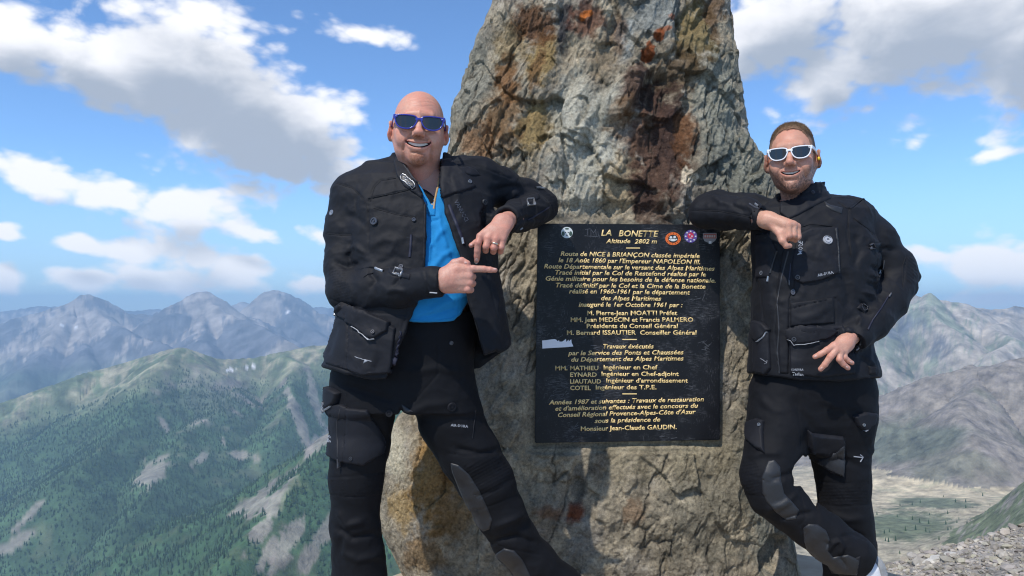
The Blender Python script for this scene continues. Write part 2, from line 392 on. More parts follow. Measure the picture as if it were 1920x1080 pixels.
    # snow spots
    for a in [(430, 694, 14, 2.5, -5), (470, 688, 10, 2, -10), (118, 610, 6, 3, 0), (142, 612, 4, 2, 0), (540, 584, 6, 2, 0), (1845, 598, 9, 4, 0), (1735, 708, 7, 5, 0), (1790, 602, 4, 2, 0)]:
        patch(*a, (YY > 1000) * 1., 1., np.array([.8, .8, .8]))
    # right mountain
    m4 = (T == 4)
    put(m4 * 1., np.array([.37, .33, .275]))
    put(m4 * sstep(.0, .2, big * .8 + .5 * streak + .02 + .0004 * (sy - 620)) * .8, grass * .9 + .07)
    rk = m4 * np.maximum(sstep(1.2, .7, np.hypot((sx - 1690) / 60, (sy - 620) / 36) + .8 * fine), sstep(1.2, .7, np.hypot((sx - 1750) / 36, (sy - 650) / 26) + .8 * fine))
    rk = np.maximum(rk, m4 * sstep(1.3, .6, np.hypot((sx - 1890) / 60, (sy - 583) / 12) + .6 * fine))
    put(rk * .9 * sstep(-.2, .15, fine * 1.4 + .05), np.array([.12, .125, .135]))
    # dark hill
    m5 = (T == 5)
    put(m5 * 1., np.array([.235, .21, .18]))
    put(m5 * sstep(.0, .25, fine + .3 * big), np.array([.19, .17, .155]))
    put(m5 * sstep(.1, .3, big * .9 + .0006 * (sy - 800)) * .4, np.array([.12, .145, .085]))
    put(m5 * sstep(1.1, .6, np.hypot((sx - 1700) / 120, (sy - 830) / 45) + .9 * big) * .7, np.array([.085, .11, .075]))
    m6 = (T == 6)
    put(m6 * 1., np.array([.15, .175, .10]))
    diag = fbm(np.stack([(sx + sy * .8) / 10., (sx - sy * 1.2) / 90., 0 * X], -1), 4, .6)
    put(m6 * sstep(.02, .25, diag) * .8, scree * .7)
    m7 = (T == 7)
    put(m7 * 1., np.array([.38, .34, .25]))
    bandy = sstep(64, 20, np.abs(sy - (925 - (sx - 1640) * .06)) + 36 * big)
    put(m7 * bandy, dry)
    put(m7 * sstep(1.15, .6, np.hypot((sx - 1700) / 95, (sy - 985) / 34) + .8 * big + .5 * fine), np.array([.15, .175, .11]))
    put(m7 * sstep(1.15, .6, np.hypot((sx - 1760) / 80, (sy - 945) / 14) + .8 * big + .5 * fine), np.array([.16, .18, .12]))
    put(m7 * sstep(.1, .3, fine) * .5, np.array([.12, .14, .09]))
    m8 = (T == 8)
    put(m8 * 1., np.array([.36, .335, .30]))
    C *= np.clip(1 + .75 * fine + .1 * streak, .35, 1.8)[..., None]
    me = mesh_np('ground', v.reshape(-1, 3), quads=grid_quads(nr_, nc)[:, ::-1] if False else grid_quads(nr_, nc))
    add_col(me, np.clip(C, .01, 1).reshape(-1, 3)); 
    wls = np.clip(wl / 100, .3, 30); wls[T == 8] = .02
    add_f(me, (1 / wls).ravel(), 'fq')
    M = MatB('mountain_ground', .95, spec=.15)
    geo = M.n('NewGeometry'); 
    sc = M.n('VectorMath', operation='SCALE'); M.l(geo.outputs['Position'], sc.inputs[0]); M.l(M.attrf('fq'), sc.inputs['Scale'])
    n = M.noise(sc.outputs[0], .12, 8, .65); n2_ = M.noise(sc.outputs[0], .5, 5, .6)
    M.color(M.mix(1., M.attr(), M.mix(M.ramp(n, .3, .7), (.5, .5, .52), (1.55, 1.52, 1.48)), 'MULTIPLY'))
    M.normal(M.bump(n2_, .55, 6.))
    link('ground', me, M.m, kind='structure')
    return v, T, F, sx, sy, pX
GV, GT, GF, GSX, GSY, GPX = build_ground()

def build_forest():
    # conifers on the wooded slopes, instanced on points: a wood nobody could count
    v, F = GV, GF
    rows, cols = np.where((F > .35) & (GSX > -30) & (GSX < 760) & (GSY < 1120))
    a = v[np.minimum(rows + 1, v.shape[0] - 1), cols]; b = v[rows, np.minimum(cols + 1, v.shape[1] - 1)]; o = v[rows, cols]
    area = np.abs((a - o)[:, 1] * (b - o)[:, 0])
    cnt = RNG.poisson(np.clip(area * F[rows, cols] / 60., 0, 8))
    idx = np.repeat(np.arange(len(rows)), cnt)
    t = RNG.random((len(idx), 2)); pts = o[idx] + (a - o)[idx] * t[:, :1] + (b - o)[idx] * t[:, 1:]
    # scattered trees in the right hand valley
    rows, cols = np.where(((GT == 7) | (GT == 5)) & (GSX > 1440) & (GSX < 1960) & (GSY > 930) & (GSY < 1060))
    o2 = v[rows, cols]; sel = RNG.random(len(o2)) < .0035 ; q = o2[sel]
    if len(pts) > 120000: pts = pts[RNG.choice(len(pts), 120000, replace=False)]
    nleft = len(pts)
    pts = np.concatenate([pts, q])
    base = []; tri = []
    def cone(z0, z1, r, k, ph):
        s = len(base)
        for i in range(k): base.append((r * math.cos(i / k * 6.283 + ph), r * math.sin(i / k * 6.283 + ph), z0))
        base.append((0, 0, z1))
        for i in range(k): tri.append((s + i, s + (i + 1) % k, s + k))
    cone(.05, .5, .2, 6, 0); cone(.3, .78, .15, 6, .5); cone(.55, 1, .1, 5, .2)
    tm = mesh_np('conifer_shape', base, tris=tri, smooth=False)
    M = MatB('conifer', .9, spec=.1); oi = M.n('ObjectInfo')
    M.color(M.mix(oi.outputs['Random'], (.032, .062, .034), (.062, .10, .048)))
    tree = bpy.data.objects.new('conifer_shape', tm); tm.materials.append(M.m)
    pm = bpy.data.meshes.new('forest_points'); pm.vertices.add(len(pts)); pm.vertices.foreach_set('co', pts.astype(np.float32).ravel())
    sc_ = RNG.uniform(4.5, 10, len(pts)); sc_[nleft:] = RNG.uniform(2.2, 5, len(pts) - nleft)
    add_f(pm, sc_, 'size')
    ng = bpy.data.node_groups.new('scatter_trees', 'GeometryNodeTree')
    ng.interface.new_socket('Geometry', in_out='INPUT', socket_type='NodeSocketGeometry')
    ng.interface.new_socket('Geometry', in_out='OUTPUT', socket_type='NodeSocketGeometry')
    N = ng.nodes.new; L = ng.links.new
    gi, go, ip, oi_ = N('NodeGroupInput'), N('NodeGroupOutput'), N('GeometryNodeInstanceOnPoints'), N('GeometryNodeObjectInfo')
    mp = N('GeometryNodeMeshToPoints'); at = N('GeometryNodeInputNamedAttribute'); at.data_type = 'FLOAT'; at.inputs[0].default_value = 'size'
    oi_.inputs[0].default_value = tree
    L(gi.outputs[0], mp.inputs[0]); L(mp.outputs[0], ip.inputs['Points']); L(oi_.outputs['Geometry'], ip.inputs['Instance'])
    L(at.outputs['Attribute'], ip.inputs['Scale']); L(ip.outputs[0], go.inputs[0])
    fo = link('forest', pm, None, kind='stuff', label='dark conifer wood covering the slopes of the near mountain ridges', cat='forest')
    md = fo.modifiers.new('scatter', 'NODES'); md.node_group = ng
build_forest()

def build_haze():
    bm = bmesh.new(); bmesh.ops.create_cube(bm, size=1)
    lo = GV[..., 2].min() - 1; hi = GV[..., 2].max() + 16
    for v in bm.verts:
        v.co.x = v.co.x * 40000; v.co.y = -1500 if v.co.y < 0 else 11500; v.co.z = lo if v.co.z < 0 else hi
    me = bpy.data.meshes.new('haze'); bm.to_mesh(me); bm.free()
    m = bpy.data.materials.new('haze_air'); m.use_nodes = True; nt = m.node_tree; nt.nodes.clear()
    o = nt.nodes.new('ShaderNodeOutputMaterial'); pv = nt.nodes.new('ShaderNodeVolumePrincipled')
    pv.inputs['Color'].default_value = (.46, .72, 1, 1); pv.inputs['Density'].default_value = HAZE; pv.inputs['Anisotropy'].default_value = .0
    nt.links.new(pv.outputs[0], o.inputs['Volume'])
    link('haze', me, m, kind='stuff', label='thin blue mountain haze over the valleys', cat='haze')
HAZE = 1.25e-4
build_haze()
# ------------------------------------------------------------------ the standing stone
PLY = 2.885            # depth of the plaque's face
ROCK_L = [(-260, 1010), (-180, 985), (-90, 955), (0, 922), (60, 898), (110, 878), (165, 866), (210, 850), (250, 842), (300, 838), (360, 842), (430, 850), (520, 850), (600, 842), (680, 815), (740, 775), (790, 742), (850, 724), (900, 712), (960, 708), (1000, 722), (1040, 745), (1080, 768), (1160, 790)]
ROCK_R = [(-260, 1235), (-180, 1290), (-90, 1335), (0, 1364), (60, 1374), (130, 1379), (180, 1386), (225, 1397), (270, 1407), (305, 1424), (350, 1440), (420, 1448), (500, 1450), (600, 1452), (700, 1455), (800, 1460), (900, 1464), (960, 1468), (1000, 1474), (1040, 1482), (1080, 1488), (1160, 1495)]
YS = 3.14
def rock_edges(z):
    py = 540 - FPX * np.tan(np.arctan2(z - CAMZ, YS) - PITCH)
    l = np.interp(py, *zip(*ROCK_L)); r = np.interp(py, *zip(*ROCK_R))
    return P(l, py, YS)[..., 0], P(r, py, YS)[..., 0], py
def build_rock():
    nz_, nf, nb = 620, 560, 120
    z = np.linspace(-.06, 2.86, nz_)
    z = np.append(z, [2.875, 2.885])
    xl, xr, py = rock_edges(z)
    # uneven edges
    xl = xl + .018 * fbm(np.stack([z * 5, 0 * z, 0 * z], -1), 4, .6); xr = xr + .018 * fbm(np.stack([z * 5, 0 * z + 9, 0 * z], -1), 4, .6)
    close = np.clip((2.885 - z) / .16, 0, 1) ** .5
    cx = (xl + xr) / 2; w = (xr - xl) / 2 * (.06 + .94 * close)
    t = np.concatenate([np.linspace(math.pi, 2 * math.pi, nf, endpoint=False), np.linspace(0, math.pi, nb, endpoint=False)])
    yf = np.interp(z, [0, .5, 1.0, 1.45, 1.6, 1.9, 2.35, 2.9], [2.86, 2.87, 2.90, 2.905, 2.89, 2.93, 3.00, 3.10])
    yb = np.interp(z, [0, 1.2, 2.4, 2.9], [3.62, 3.56, 3.42, 3.26])
    ym = YS + 0 * z; ct = np.cos(t); stt = np.sin(t)
    e = .62
    cxn = np.sign(ct) * np.abs(ct) ** .85; sn = np.sign(stt) * np.abs(stt) ** e
    X = cx[:, None] + w[:, None] * cxn[None]
    dpt = np.where(sn[None] < 0, (ym - (yf * close + (ym - .02) * (1 - close)))[:, None], (yb - ym)[:, None] * (close[:, None] * .9 + .1))
    Y = ym[:, None] + dpt * sn[None]; Z = np.broadcast_to(z[:, None], X.shape)
    # outward normals of the base form
    nx = cxn / w[:, None].clip(.05); ny = sn / dpt.clip(.05)
    ln = np.hypot(nx, ny); nx = nx / ln; ny = ny / ln
    p = np.stack([X, Y, Z], -1); px, pyy = proj(p)
    q = p + .10 * np.stack([fbm(p * 3.1, 3), fbm(p * 3.1 + 40, 3), fbm(p * 3.1 + 80, 3)], -1)
    # blocky facets: the lower envelope of many tilted planes around jittered centres
    def facets(q, s, seed):
        i = np.floor(q * s).astype(int); best = np.full(q.shape[:-1], 9.); val = np.zeros(q.shape[:-1])
        sec = np.full(q.shape[:-1], 9.)
        for dx in (-1, 0, 1):
            for dy in (-1, 0, 1):
                for dz in (-1, 0, 1):
                    c = i + np.array([dx, dy, dz]); h = _perm[(_perm[(_perm[(c[..., 0] + seed) & 255] + c[..., 1]) & 255] + c[..., 2]) & 255]
                    g = _g[h]; ctr = (c + .5 + g * .45) / s; d = q - ctr; dd = np.einsum('...i,...i', d, d) * s * s
                    tilt = np.einsum('...i,...i', d, _g[(h * 7 + 13) & 255]) * s
                    m = dd < best; sec = np.where(m, best, np.minimum(sec, dd)); val = np.where(m, tilt + .35 * g[..., 0], val); best = np.where(m, dd, best)
        return val, np.sqrt(sec) - np.sqrt(best)
    f1, e1 = facets(q * [1, 1, .62], 4.6, 3); f2, e2 = facets(q * [1, 1, .75] + .03 * np.stack([fbm(p * 9, 2)] * 3, -1), 13., 9)
    # foliation: streaks that run up to the right
    ca, sa = math.cos(.42), math.sin(.42)
    al = X * sa + Z * ca; ac = X * ca - Z * sa
    fol = ridged(np.stack([ac * 16 + .8 * fbm(p * 4, 3), Y * 5, al * 3.4], -1), 4, .55) - .5
    lo = fbm(p * 1.9 + 3, 4, .5); mid = fbm(p * 7, 5, .62); hi = fbm(np.stack([ac * 60, Y * 40, al * 30], -1), 4, .7)
    crack = np.clip(1 - np.abs(fbm(np.stack([ac * 3.2, Y * 2, al * 1.3], -1) + 60, 5, .6)) * 30, 0, 1) ** 1.5 * sstep(-.1, .15, fbm(p * 1.4 + 9, 2))
    crack2 = np.clip(1 - np.abs(fbm(np.stack([ac * 9, Y * 4, al * 4], -1) + 20, 4, .65)) * 16, 0, 1) ** 2 * sstep(.0, .25, fbm(p * 2.3 + 31, 2))
    upper = sstep(.85, 1.5, Z)
    D = .050 * lo + f1 * (.022 + .026 * upper) + f2 * (.006 + .012 * upper) + fol * (.006 + .016 * upper) + mid * (.014 + .012 * upper) + hi * .0075 + ridged(p * 22, 3, .6) * .005
    D -= crack * .013 + crack2 * .005 + .003 * sstep(.06, 0, e1)
    # larger forms that the photograph shows
    def bump_px(cx_, cy_, a, b, ang, amp, k=1.):
        c, s = math.cos(math.radians(ang)), math.sin(math.radians(ang)); dx, dy = px - cx_, pyy - cy_
        r = np.hypot((dx * c + dy * s) / a, (-dx * s + dy * c) / b) + .18 * mid + .1 * lo
        return amp * sstep(1.15, .75 if k == 1 else .1, r)
    fr = (ny < 0)
    B = bump_px(1165, 180, 60, 26, -58, .055) + bump_px(1085, 235, 120, 45, -62, .04, 0) + bump_px(1190, 130, 26, 22, 0, .03)
    B += bump_px(1010, 150, 90, 60, 80, .035, 0) + bump_px(930, 210, 60, 90, 20, .03, 0) - bump_px(1060, 90, 22, 60, 10, .035, 0)
    B -= bump_px(1235, 175, 34, 46, 10, .05) + bump_px(1225, 290, 36, 110, 8, .02, 0)
    B += bump_px(1320, 330, 60, 90, 20, .02, 0) - bump_px(1180, 395, 190, 22, 2, .03, 0) - bump_px(1300, 30, 22, 60, 45, .03)
    B += bump_px(800, 900, 60, 120, 0, .04, 0) + bump_px(1280, 960, 120, 60, 0, .03, 0) - bump_px(1090, 880, 16, 70, 12, .02) + bump_px(1010, 960, 60, 60, 0, .02, 0)
    B -= bump_px(1450, 1040, 22, 40, 20, .05)
    D += B * fr
    taper = np.clip((2.885 - Z) / .1, .15, 1); D *= taper
    # keep the outline close to the photograph's
    edge = np.abs(cxn)[None] ** 8; D = D * (1 - .55 * edge)
    X2 = X + nx * D; Y2 = Y + ny * D
    # dressed flat behind the plaque
    inpl = sstep(22, 6, poly_sd(px, pyy, [(1003, 418), (1350, 420), (1350, 825), (1003, 830)])) * fr
    Y2 = np.where(fr, Y2 * (1 - inpl) + np.maximum(Y2, PLY + .02 + .012 * (mid + .5)) * inpl, Y2)
    Y2 = np.where(fr & (inpl > .0), np.maximum(Y2, PLY + .004 + .05 * (1 - inpl) * 0), Y2)
    v = np.stack([X2, Y2, Z + .004 * fbm(p * 20, 3)], -1)
    # colour: mineral stains ------------------------------------------------------------
    wq = 26 * fbm(p * 6 + 5, 5, .6); wr = 26 * fbm(p * 6 + 55, 5, .6); sx = px + wq; sy = pyy + wr
    fineN = fbm(p * 28 + 7, 4, .65); medN = fbm(p * 9 + 2, 5, .6); fs = fol
    C = np.zeros(X.shape + (3,)); C[...] = srgb(134, 124, 106)
    def put(m, c): C[...] = C * (1 - m[..., None]) + c * m[..., None]
    put(sstep(-.15, .3, medN), srgb(158, 146, 124))
    put(sstep(-.1, .35, fbm(p * 4 + 90, 5, .6)) * .7, srgb(150, 143, 132))
    def st(cx_, cy_, a, b, ang, col, amt=1., soft=.6):
        c, s = math.cos(math.radians(ang)), math.sin(math.radians(ang)); dx, dy = sx - cx_, sy - cy_
        r = np.hypot((dx * c + dy * s) / a, (-dx * s + dy * c) / b) + .7 * fineN + .4 * medN
        put(sstep(1.1, 1.1 - soft, r) * amt, col)
    g1 = srgb(124, 124, 112); lg = srgb(172, 168, 152)
    for a in [(1350, 230, 60, 200, -8, g1, .9), (1400, 330, 70, 70, 0, g1, .9), (1230, 30, 60, 50, 0, srgb(132, 134, 128), .9), (1330, 900, 130, 190, 0, srgb(116, 112, 98), .6),
              (1440, 900, 60, 200, 0, srgb(108, 110, 102), .8), (880, 150, 40, 110, 15, srgb(135, 132, 118), .8),
              (1120, 260, 90, 150, 20, lg, .85), (1060, 200, 30, 120, 25, lg, .7), (1170, 75, 24, 50, 10, srgb(150, 152, 146), .8), (1110, 340, 90, 60, 0, lg, .6), (1170, 340, 60, 60, 0, srgb(160, 140, 108), .8),
              (745, 850, 26, 60, 0, srgb(190, 180, 155), .8), (1240, 850, 160, 60, 0, srgb(150, 138, 112), .6), (1000, 870, 60, 60, 0, srgb(150, 138, 115), .6)]: st(*a)
    och = srgb(136, 112, 66); rust = srgb(98, 62, 34); dk = srgb(62, 46, 40); pur = srgb(84, 60, 48)
    for a in [(1015, 110, 34, 70, 0, och, .85), (960, 90, 30, 60, 10, och, .5), (1000, 235, 38, 60, 10, och, .8), (945, 215, 40, 90, 10, srgb(128, 96, 62), .8), (1000, 40, 46, 50, 0, rust, .85), (1010, 130, 14, 60, 5, rust, .6), (955, 150, 30, 50, 0, srgb(120, 84, 50), .8), (900, 270, 50, 40, 10, srgb(140, 104, 72), .8),
              (1060, 50, 20, 60, 0, srgb(52, 52, 56), .9), (1105, 40, 40, 40, 0, srgb(104, 66, 50), .8), (1160, 60, 20, 40, 0, srgb(92, 66, 50), .7), (1130, 110, 40, 60, 20, srgb(120, 100, 74), .5),
              (1310, 60, 50, 90, 15, srgb(112, 94, 52), .8), (1270, 140, 70, 50, -35, srgb(84, 66, 44), .85), (1345, 30, 20, 60, 0, srgb(96, 70, 50), .7),
              (1185, 170, 36, 60, 15, pur, .9), (1230, 190, 56, 50, 0, dk, .95), (1235, 290, 66, 140, 6, pur, .95), (1215, 400, 40, 50, 0, srgb(84, 62, 48), .8), (1260, 250, 36, 100, 12, dk, .8), (1285, 250, 22, 60, 10, srgb(112, 74, 44), .7), (1205, 380, 26, 46, 0, dk, .8), (1190, 250, 40, 50, 0, srgb(104, 78, 62), .7), (1160, 215, 26, 36, 30, srgb(122, 92, 60), .6),
              (815, 900, 46, 120, 0, srgb(150, 116, 66), .85), (835, 860, 20, 60, 0, rust, .5), (850, 960, 40, 70, 10, srgb(134, 108, 72), .7), (760, 960, 30, 50, 0, srgb(168, 140, 92), .7), (800, 1040, 50, 40, 0, srgb(140, 110, 70), .6),
              (1078, 958, 24, 28, 0, srgb(112, 60, 36), .95), (1030, 960, 26, 18, 20, srgb(120, 84, 60), .6), (1085, 905, 24, 50, 10, srgb(84, 80, 74), .6), (1190, 965, 18, 30, 0, srgb(138, 104, 74), .5), (1120, 870, 20, 30, 0, srgb(70, 56, 46), .6)]: st(*a)
    lich = srgb(140, 78, 44)
    for a in [(1233, 74, 12, 10, 0, lich, 1, .3), (1216, 104, 8, 18, 10, lich, 1, .3), (1100, 33, 16, 9, -10, srgb(180, 100, 40), .9, .4), (1255, 40, 14, 8, 0, lich, .7, .5), (1243, 64, 10, 6, 0, lich, .8, .4)]: st(*a)
    put(sstep(.22, .5, crack + .5 * crack2) * .55, srgb(74, 66, 56))
    C *= np.clip(1 + .55 * fineN + .35 * fs + .22 * medN, .4, 1.7)[..., None]
    # pale filler patch left on the stone
    pp = [(1279, 322), (1284, 310), (1287, 320), (1293, 318), (1294, 325), (1303, 326), (1309, 333), (1303, 340), (1290, 341), (1284, 345), (1277, 343)]
    put(sstep(2, -1, poly_sd(px + .1 * wq, pyy + .1 * wr, pp)), srgb(206, 190, 164))
    C = np.clip(C * 1.1, .012, .8)
    nr = len(z); nc = len(t)
    # top cap
    vv = v.reshape(-1, 3); top = np.arange((nr - 1) * nc, nr * nc); ctr = vv[top].mean(0)
    vv = np.concatenate([vv, [ctr]]); tri = np.stack([top, np.roll(top, -1), np.full(nc, len(vv) - 1)], -1)
    cc = np.concatenate([C.reshape(-1, 3), [C[-1, 0]]])
    me = mesh_np('standing_stone', vv, quads=grid_quads(nr, nc, True), tris=tri); add_col(me, cc)
    M = MatB('weathered_stone', .92, spec=.22); co = M.coord()
    a = M.noise(co, 90, 8, .7); b = M.noise(co, 320, 5, .7); c = M.noise(co, 30, 6, .65)
    vo = M.n('TexVoronoi', feature='F1'); vo.inputs['Scale'].default_value = 150; M.l(co, vo.inputs['Vector'])
    col = M.mix(1., M.attr(), M.mix(M.ramp(a, .3, .7), (.5, .5, .5), (1.5, 1.5, 1.5)), 'MULTIPLY')
    col = M.mix(M.ramp(b, .60, .72, 0, .5), col, (.5, .49, .45)); col = M.mix(M.ramp(b, .42, .30, 0, .6), col, (.03, .028, .025))
    M.color(col)
    n1 = M.bump(c, .6, .02); n2 = M.bump(a, .9, .012, n1); n3 = M.bump(b, .7, .004, n2); M.normal(n3)
    o = link('standing_stone', me, M.m, label='tall pointed rock monument stained ochre and rust, carrying a black plaque', cat='monument')
    bv = BVHTree.FromPolygons(vv[:nf * 0 + len(vv)].tolist(), grid_quads(nr, nc, True).tolist())
    return o, bv
ROCK, ROCKBV = build_rock()

# ------------------------------------------------------------------ the plaque
def box_bm(bm, x0, x1, y0, y1, z0, z1, bevel=0):
    r = bmesh.ops.create_cube(bm, size=1); 
    for v in r['verts']:
        v.co = Vector((x0 if v.co.x < 0 else x1, y0 if v.co.y < 0 else y1, z0 if v.co.z < 0 else z1))
    if bevel:
        es = list({e for v in r['verts'] for e in v.link_edges}); bmesh.ops.bevel(bm, geom=es, offset=bevel, segments=2, affect='EDGES')
def to_me(bm, name):
    me = bpy.data.meshes.new(name); bm.to_mesh(me); bm.free(); return me
def text_mesh(s, shear=0, bold=0, res=2):
    cu = bpy.data.curves.new('t', 'FONT'); cu.body = s; cu.size = 1; cu.shear = shear; cu.offset = bold; cu.resolution_u = res
    o = bpy.data.objects.new('t', cu); COL.objects.link(o); dg = bpy.context.evaluated_depsgraph_get(); dg.update()
    me = bpy.data.meshes.new_from_object(o.evaluated_get(dg)); bpy.data.objects.remove(o); bpy.data.curves.remove(cu)
    n = len(me.vertices); co = np.zeros(n * 3, np.float32); me.vertices.foreach_get('co', co)
    return me, co.reshape(-1, 3)
def build_plaque():
    # corners in the photograph
    TL, TR, BR, BL = P(1008, 419, PLY), P(1350, 421, PLY), P(1350, 825, PLY), P(1003, 831, PLY)
    th = .022
    f = np.array([TL, TR, BR, BL]); b = f + [0, th, 0]
    root = bpy.data.objects.new('plaque', None); COL.objects.link(root); root.location = tuple(f.mean(0))
    root['label'] = 'black marble plaque with gold French lettering fixed to the standing stone'; root['category'] = 'plaque'
    o0 = f.mean(0)
    bm = bmesh.new(); vs = [bm.verts.new(tuple(q - o0)) for q in np.concatenate([f, b])]
    for q in [(3, 2, 1, 0), (4, 5, 6, 7), (0, 1, 5, 4), (1, 2, 6, 5), (2, 3, 7, 6), (3, 0, 4, 7)]: bm.faces.new([vs[i] for i in q])
    bmesh.ops.recalc_face_normals(bm, faces=bm.faces); bmesh.ops.bevel(bm, geom=bm.edges[:], offset=.0025, segments=2, affect='EDGES')
    M = MatB('black_marble', .26, spec=.2); co = M.coord()
    co2 = M.coord(scale=(1, 1, 6), rot=(0, .3, 0)); co3 = M.coord(scale=(7, 1, 1), rot=(0, .2, 0))
    mk = M.ramp(M.noise(co, 7, 6, .7), .50, .62); sc = M.math('MULTIPLY', mk, M.ramp(M.noise(co2, 45, 6, .75), .48, .66))
    mk2 = M.ramp(M.noise(co, 11, 5, .6), .54, .66); sc2 = M.math('MULTIPLY', mk2, M.ramp(M.noise(co3, 55, 5, .7), .55, .66))
    sp = M.ramp(M.noise(co, 170, 3, .6), .66, .74, 0, .7)
    s = M.math('MINIMUM', M.math('ADD', M.math('ADD', M.math('MULTIPLY', sc, .75), M.math('MULTIPLY', sc2, .8)), sp), 1.)
    M.color(M.mix(s, M.mix(M.ramp(M.noise(co, 3, 4), .3, .7), (.006, .007, .009), (.013, .013, .016)), (.16, .165, .18)))
    M.rough(M.ramp(s, 0, 1, .3, .7))
    link('slab', to_me(bm, 'slab'), M.m, root)
    gold = MatB('gold_paint', .5, (.86, .62, .27), spec=.4).m
    yf = PLY - .0008
    def line(s, x0, x1, yb, cap, shear=.22, bold=.018, yb2=None):
        bold = .02; cap = cap * 1.1
        """text whose glyphs run from photo x0 to x1 with the baseline at yb and capitals cap px tall"""
        me, c = text_mesh(s, shear, bold)
        a, b_ = c[:, 0].min(), c[:, 0].max(); yb2 = yb if yb2 is None else yb2
        t = (c[:, 0] - a) / (b_ - a); X = x0 + t * (x1 - x0); Yp = yb + (yb2 - yb) * t - c[:, 1] / .72 * cap
        w = P(X, Yp, yf) - o0
        me.vertices.foreach_set('co', w.astype(np.float32).ravel()); me.update()
        bm = bmesh.new(); bm.from_mesh(me); r = bmesh.ops.extrude_face_region(bm, geom=bm.faces[:])
        for v in r['geom']:
            if isinstance(v, bmesh.types.BMVert): v.co.y += .0014
        bmesh.ops.recalc_face_normals(bm, faces=bm.faces)
        link('text_line', to_me(bm, 'text_line'), gold, root)
    def rule(x0, x1, y):
        bm = bmesh.new(); a = P(x0, y - .9, yf) - o0; b_ = P(x1, y + .9, yf) - o0
        box_bm(bm, a[0], b_[0], a[1], a[1] + .0014, b_[2], a[2]); link('gold_rule', to_me(bm, 'gold_rule'), gold, root)
    L = line
    L('LA', 1127, 1147, 442, 10.5); L('BONETTE', 1160, 1235, 443, 10.5, .22, .018, 444); L('Altitude', 1136, 1182, 456, 7.5); L('2802 m', 1190, 1232, 456.5, 7.5)
    rule(1174, 1200, 465)
    for s, a, b, y, y2 in [('Route de NICE à BRIANÇON classée impériale', 1051, 1312, 479.5, 484), ('le 18 Août 1860 par l\'Empereur NAPOLEON III.', 1047, 1313, 491.5, 495.5),
                       ('Route Départementale sur le versant des Alpes Maritimes', 1020, 1340, 503, 507.5), ('Tracé initial par le Col de Restefond réalisé par le', 1041, 1324, 514.5, 518.5),
                       ('Génie militaire pour les besoins de la défense nationale.', 1023, 1342, 526, 530), ('Tracé définitif par le Col et la Cime de la Bonette', 1042, 1323, 538.5, 541.5),
                       ('réalisé en 1960-1961 par le département', 1067, 1294, 550, 552.5), ('des Alpes Maritimes', 1127, 1240, 563, 564), ('inauguré le 1er Octobre 1961 par :', 1085, 1280, 575, 576)]:
        L(s, a, b, y, 7.8, .22, .018, y2)
    for s, a, b, y in [('M. Pierre-Jean MOATTI Préfet', 1101, 1270, 591), ('MM. Jean MEDECIN et Francis PALMERO', 1070, 1300, 603.5), ('Présidents du Conseil Général', 1100, 1271, 615.3), ('M. Bernard ISSAUTIER  Conseiller Général', 1063, 1306, 627.7)]:
        L(s, a, b, y, 7.8, 0)
    rule(1167, 1194, 636.5)
    for s, a, b, y, y2 in [('Travaux éxécutés', 1131, 1226, 653.5, 653.5), ('par le Service des Ponts et Chaussées', 1065, 1282, 666, 664.5), ('du Département des Alpes Maritimes', 1071, 1282, 678, 676)]: L(s, a, b, y, 7.8, .22, .018, y2)
    for s, a, b, y in [('MM.', 1041, 1064, 694), ('MATHIEU', 1069, 1122, 694), ('Ingénieur en Chef', 1132, 1233, 692.7), ('EYNARD', 1069, 1119, 706.4), ('Ingénieur en Chef-adjoint', 1128, 1273, 705), ('LIAUTAUD', 1069, 1127, 719), ('Ingénieur d\'arrondissement', 1137, 1290, 717.5), ('COTEL', 1069, 1108, 731.3), ('Ingénieur des T.P.E.', 1117, 1231, 730)]:
        L(s, a, b, y, 7.6, 0)
    rule(1167, 1194, 738.5)
    for s, a, b, y, y2 in [('Années 1987 et suivantes : Travaux de restauration', 1029, 1320, 758.5, 752.5), ('et d\'amélioration effectués avec le concours du', 1041, 1309, 770, 764.5), ('Conseil Régional Provence-Alpes-Côte d\'Azur', 1046, 1305, 782, 776), ('sous la présidence de', 1115, 1238, 793, 790.5)]:
        L(s, a, b, y, 7.8, .22, .018, y2)
    L('Monsieur Jean-Claude GAUDIN.', 1089, 1269, 808, 7.8, 0, .018, 804.5)
    # stickers: thin discs and a torn strip
    def poly_sheet(name, pts, col, dy, rough=.5, lab=None, th=.0006, par=root, oo=o0):
        bm = bmesh.new(); a = [bm.verts.new(tuple(P(x, y, PLY - dy) - oo)) for x, y in pts]; fc = bm.faces.new(a)
        r = bmesh.ops.extrude_face_region(bm, geom=[fc])
        for v in r['geom']:
            if isinstance(v, bmesh.types.BMVert): v.co.y += th
        bmesh.ops.recalc_face_normals(bm, faces=bm.faces)
        key = 'print_%d_%d_%d' % tuple(int(c * 255) for c in col); m = bpy.data.materials.get(key) or MatB(key, rough, col, spec=.3).m
        return link(name, to_me(bm, name), m, par)
    ell = lambda cx, cy, rx, ry, n=28, a0=0, a1=6.2832: [(cx + rx * math.cos(a0 + (a1 - a0) * i / n), cy + ry * math.sin(a0 + (a1 - a0) * i / n)) for i in range(n)]
    def sticker(label, cx, cy):
        r = bpy.data.objects.new('sticker', None); COL.objects.link(r); r.location = tuple(P(cx, cy, PLY)); r['label'] = label; r['category'] = 'sticker'; r['group'] = 'stickers on the plaque'
        return r, P(cx, cy, PLY)
    def ps(R, name, pts, col, dy): return poly_sheet(name, pts, col, dy, par=R[0], oo=R[1])
    wh, blk = (.62, .66, .66), (.02, .022, .025)
    s = sticker('round white sticker with a grey face at top left of the plaque', 1063, 436)
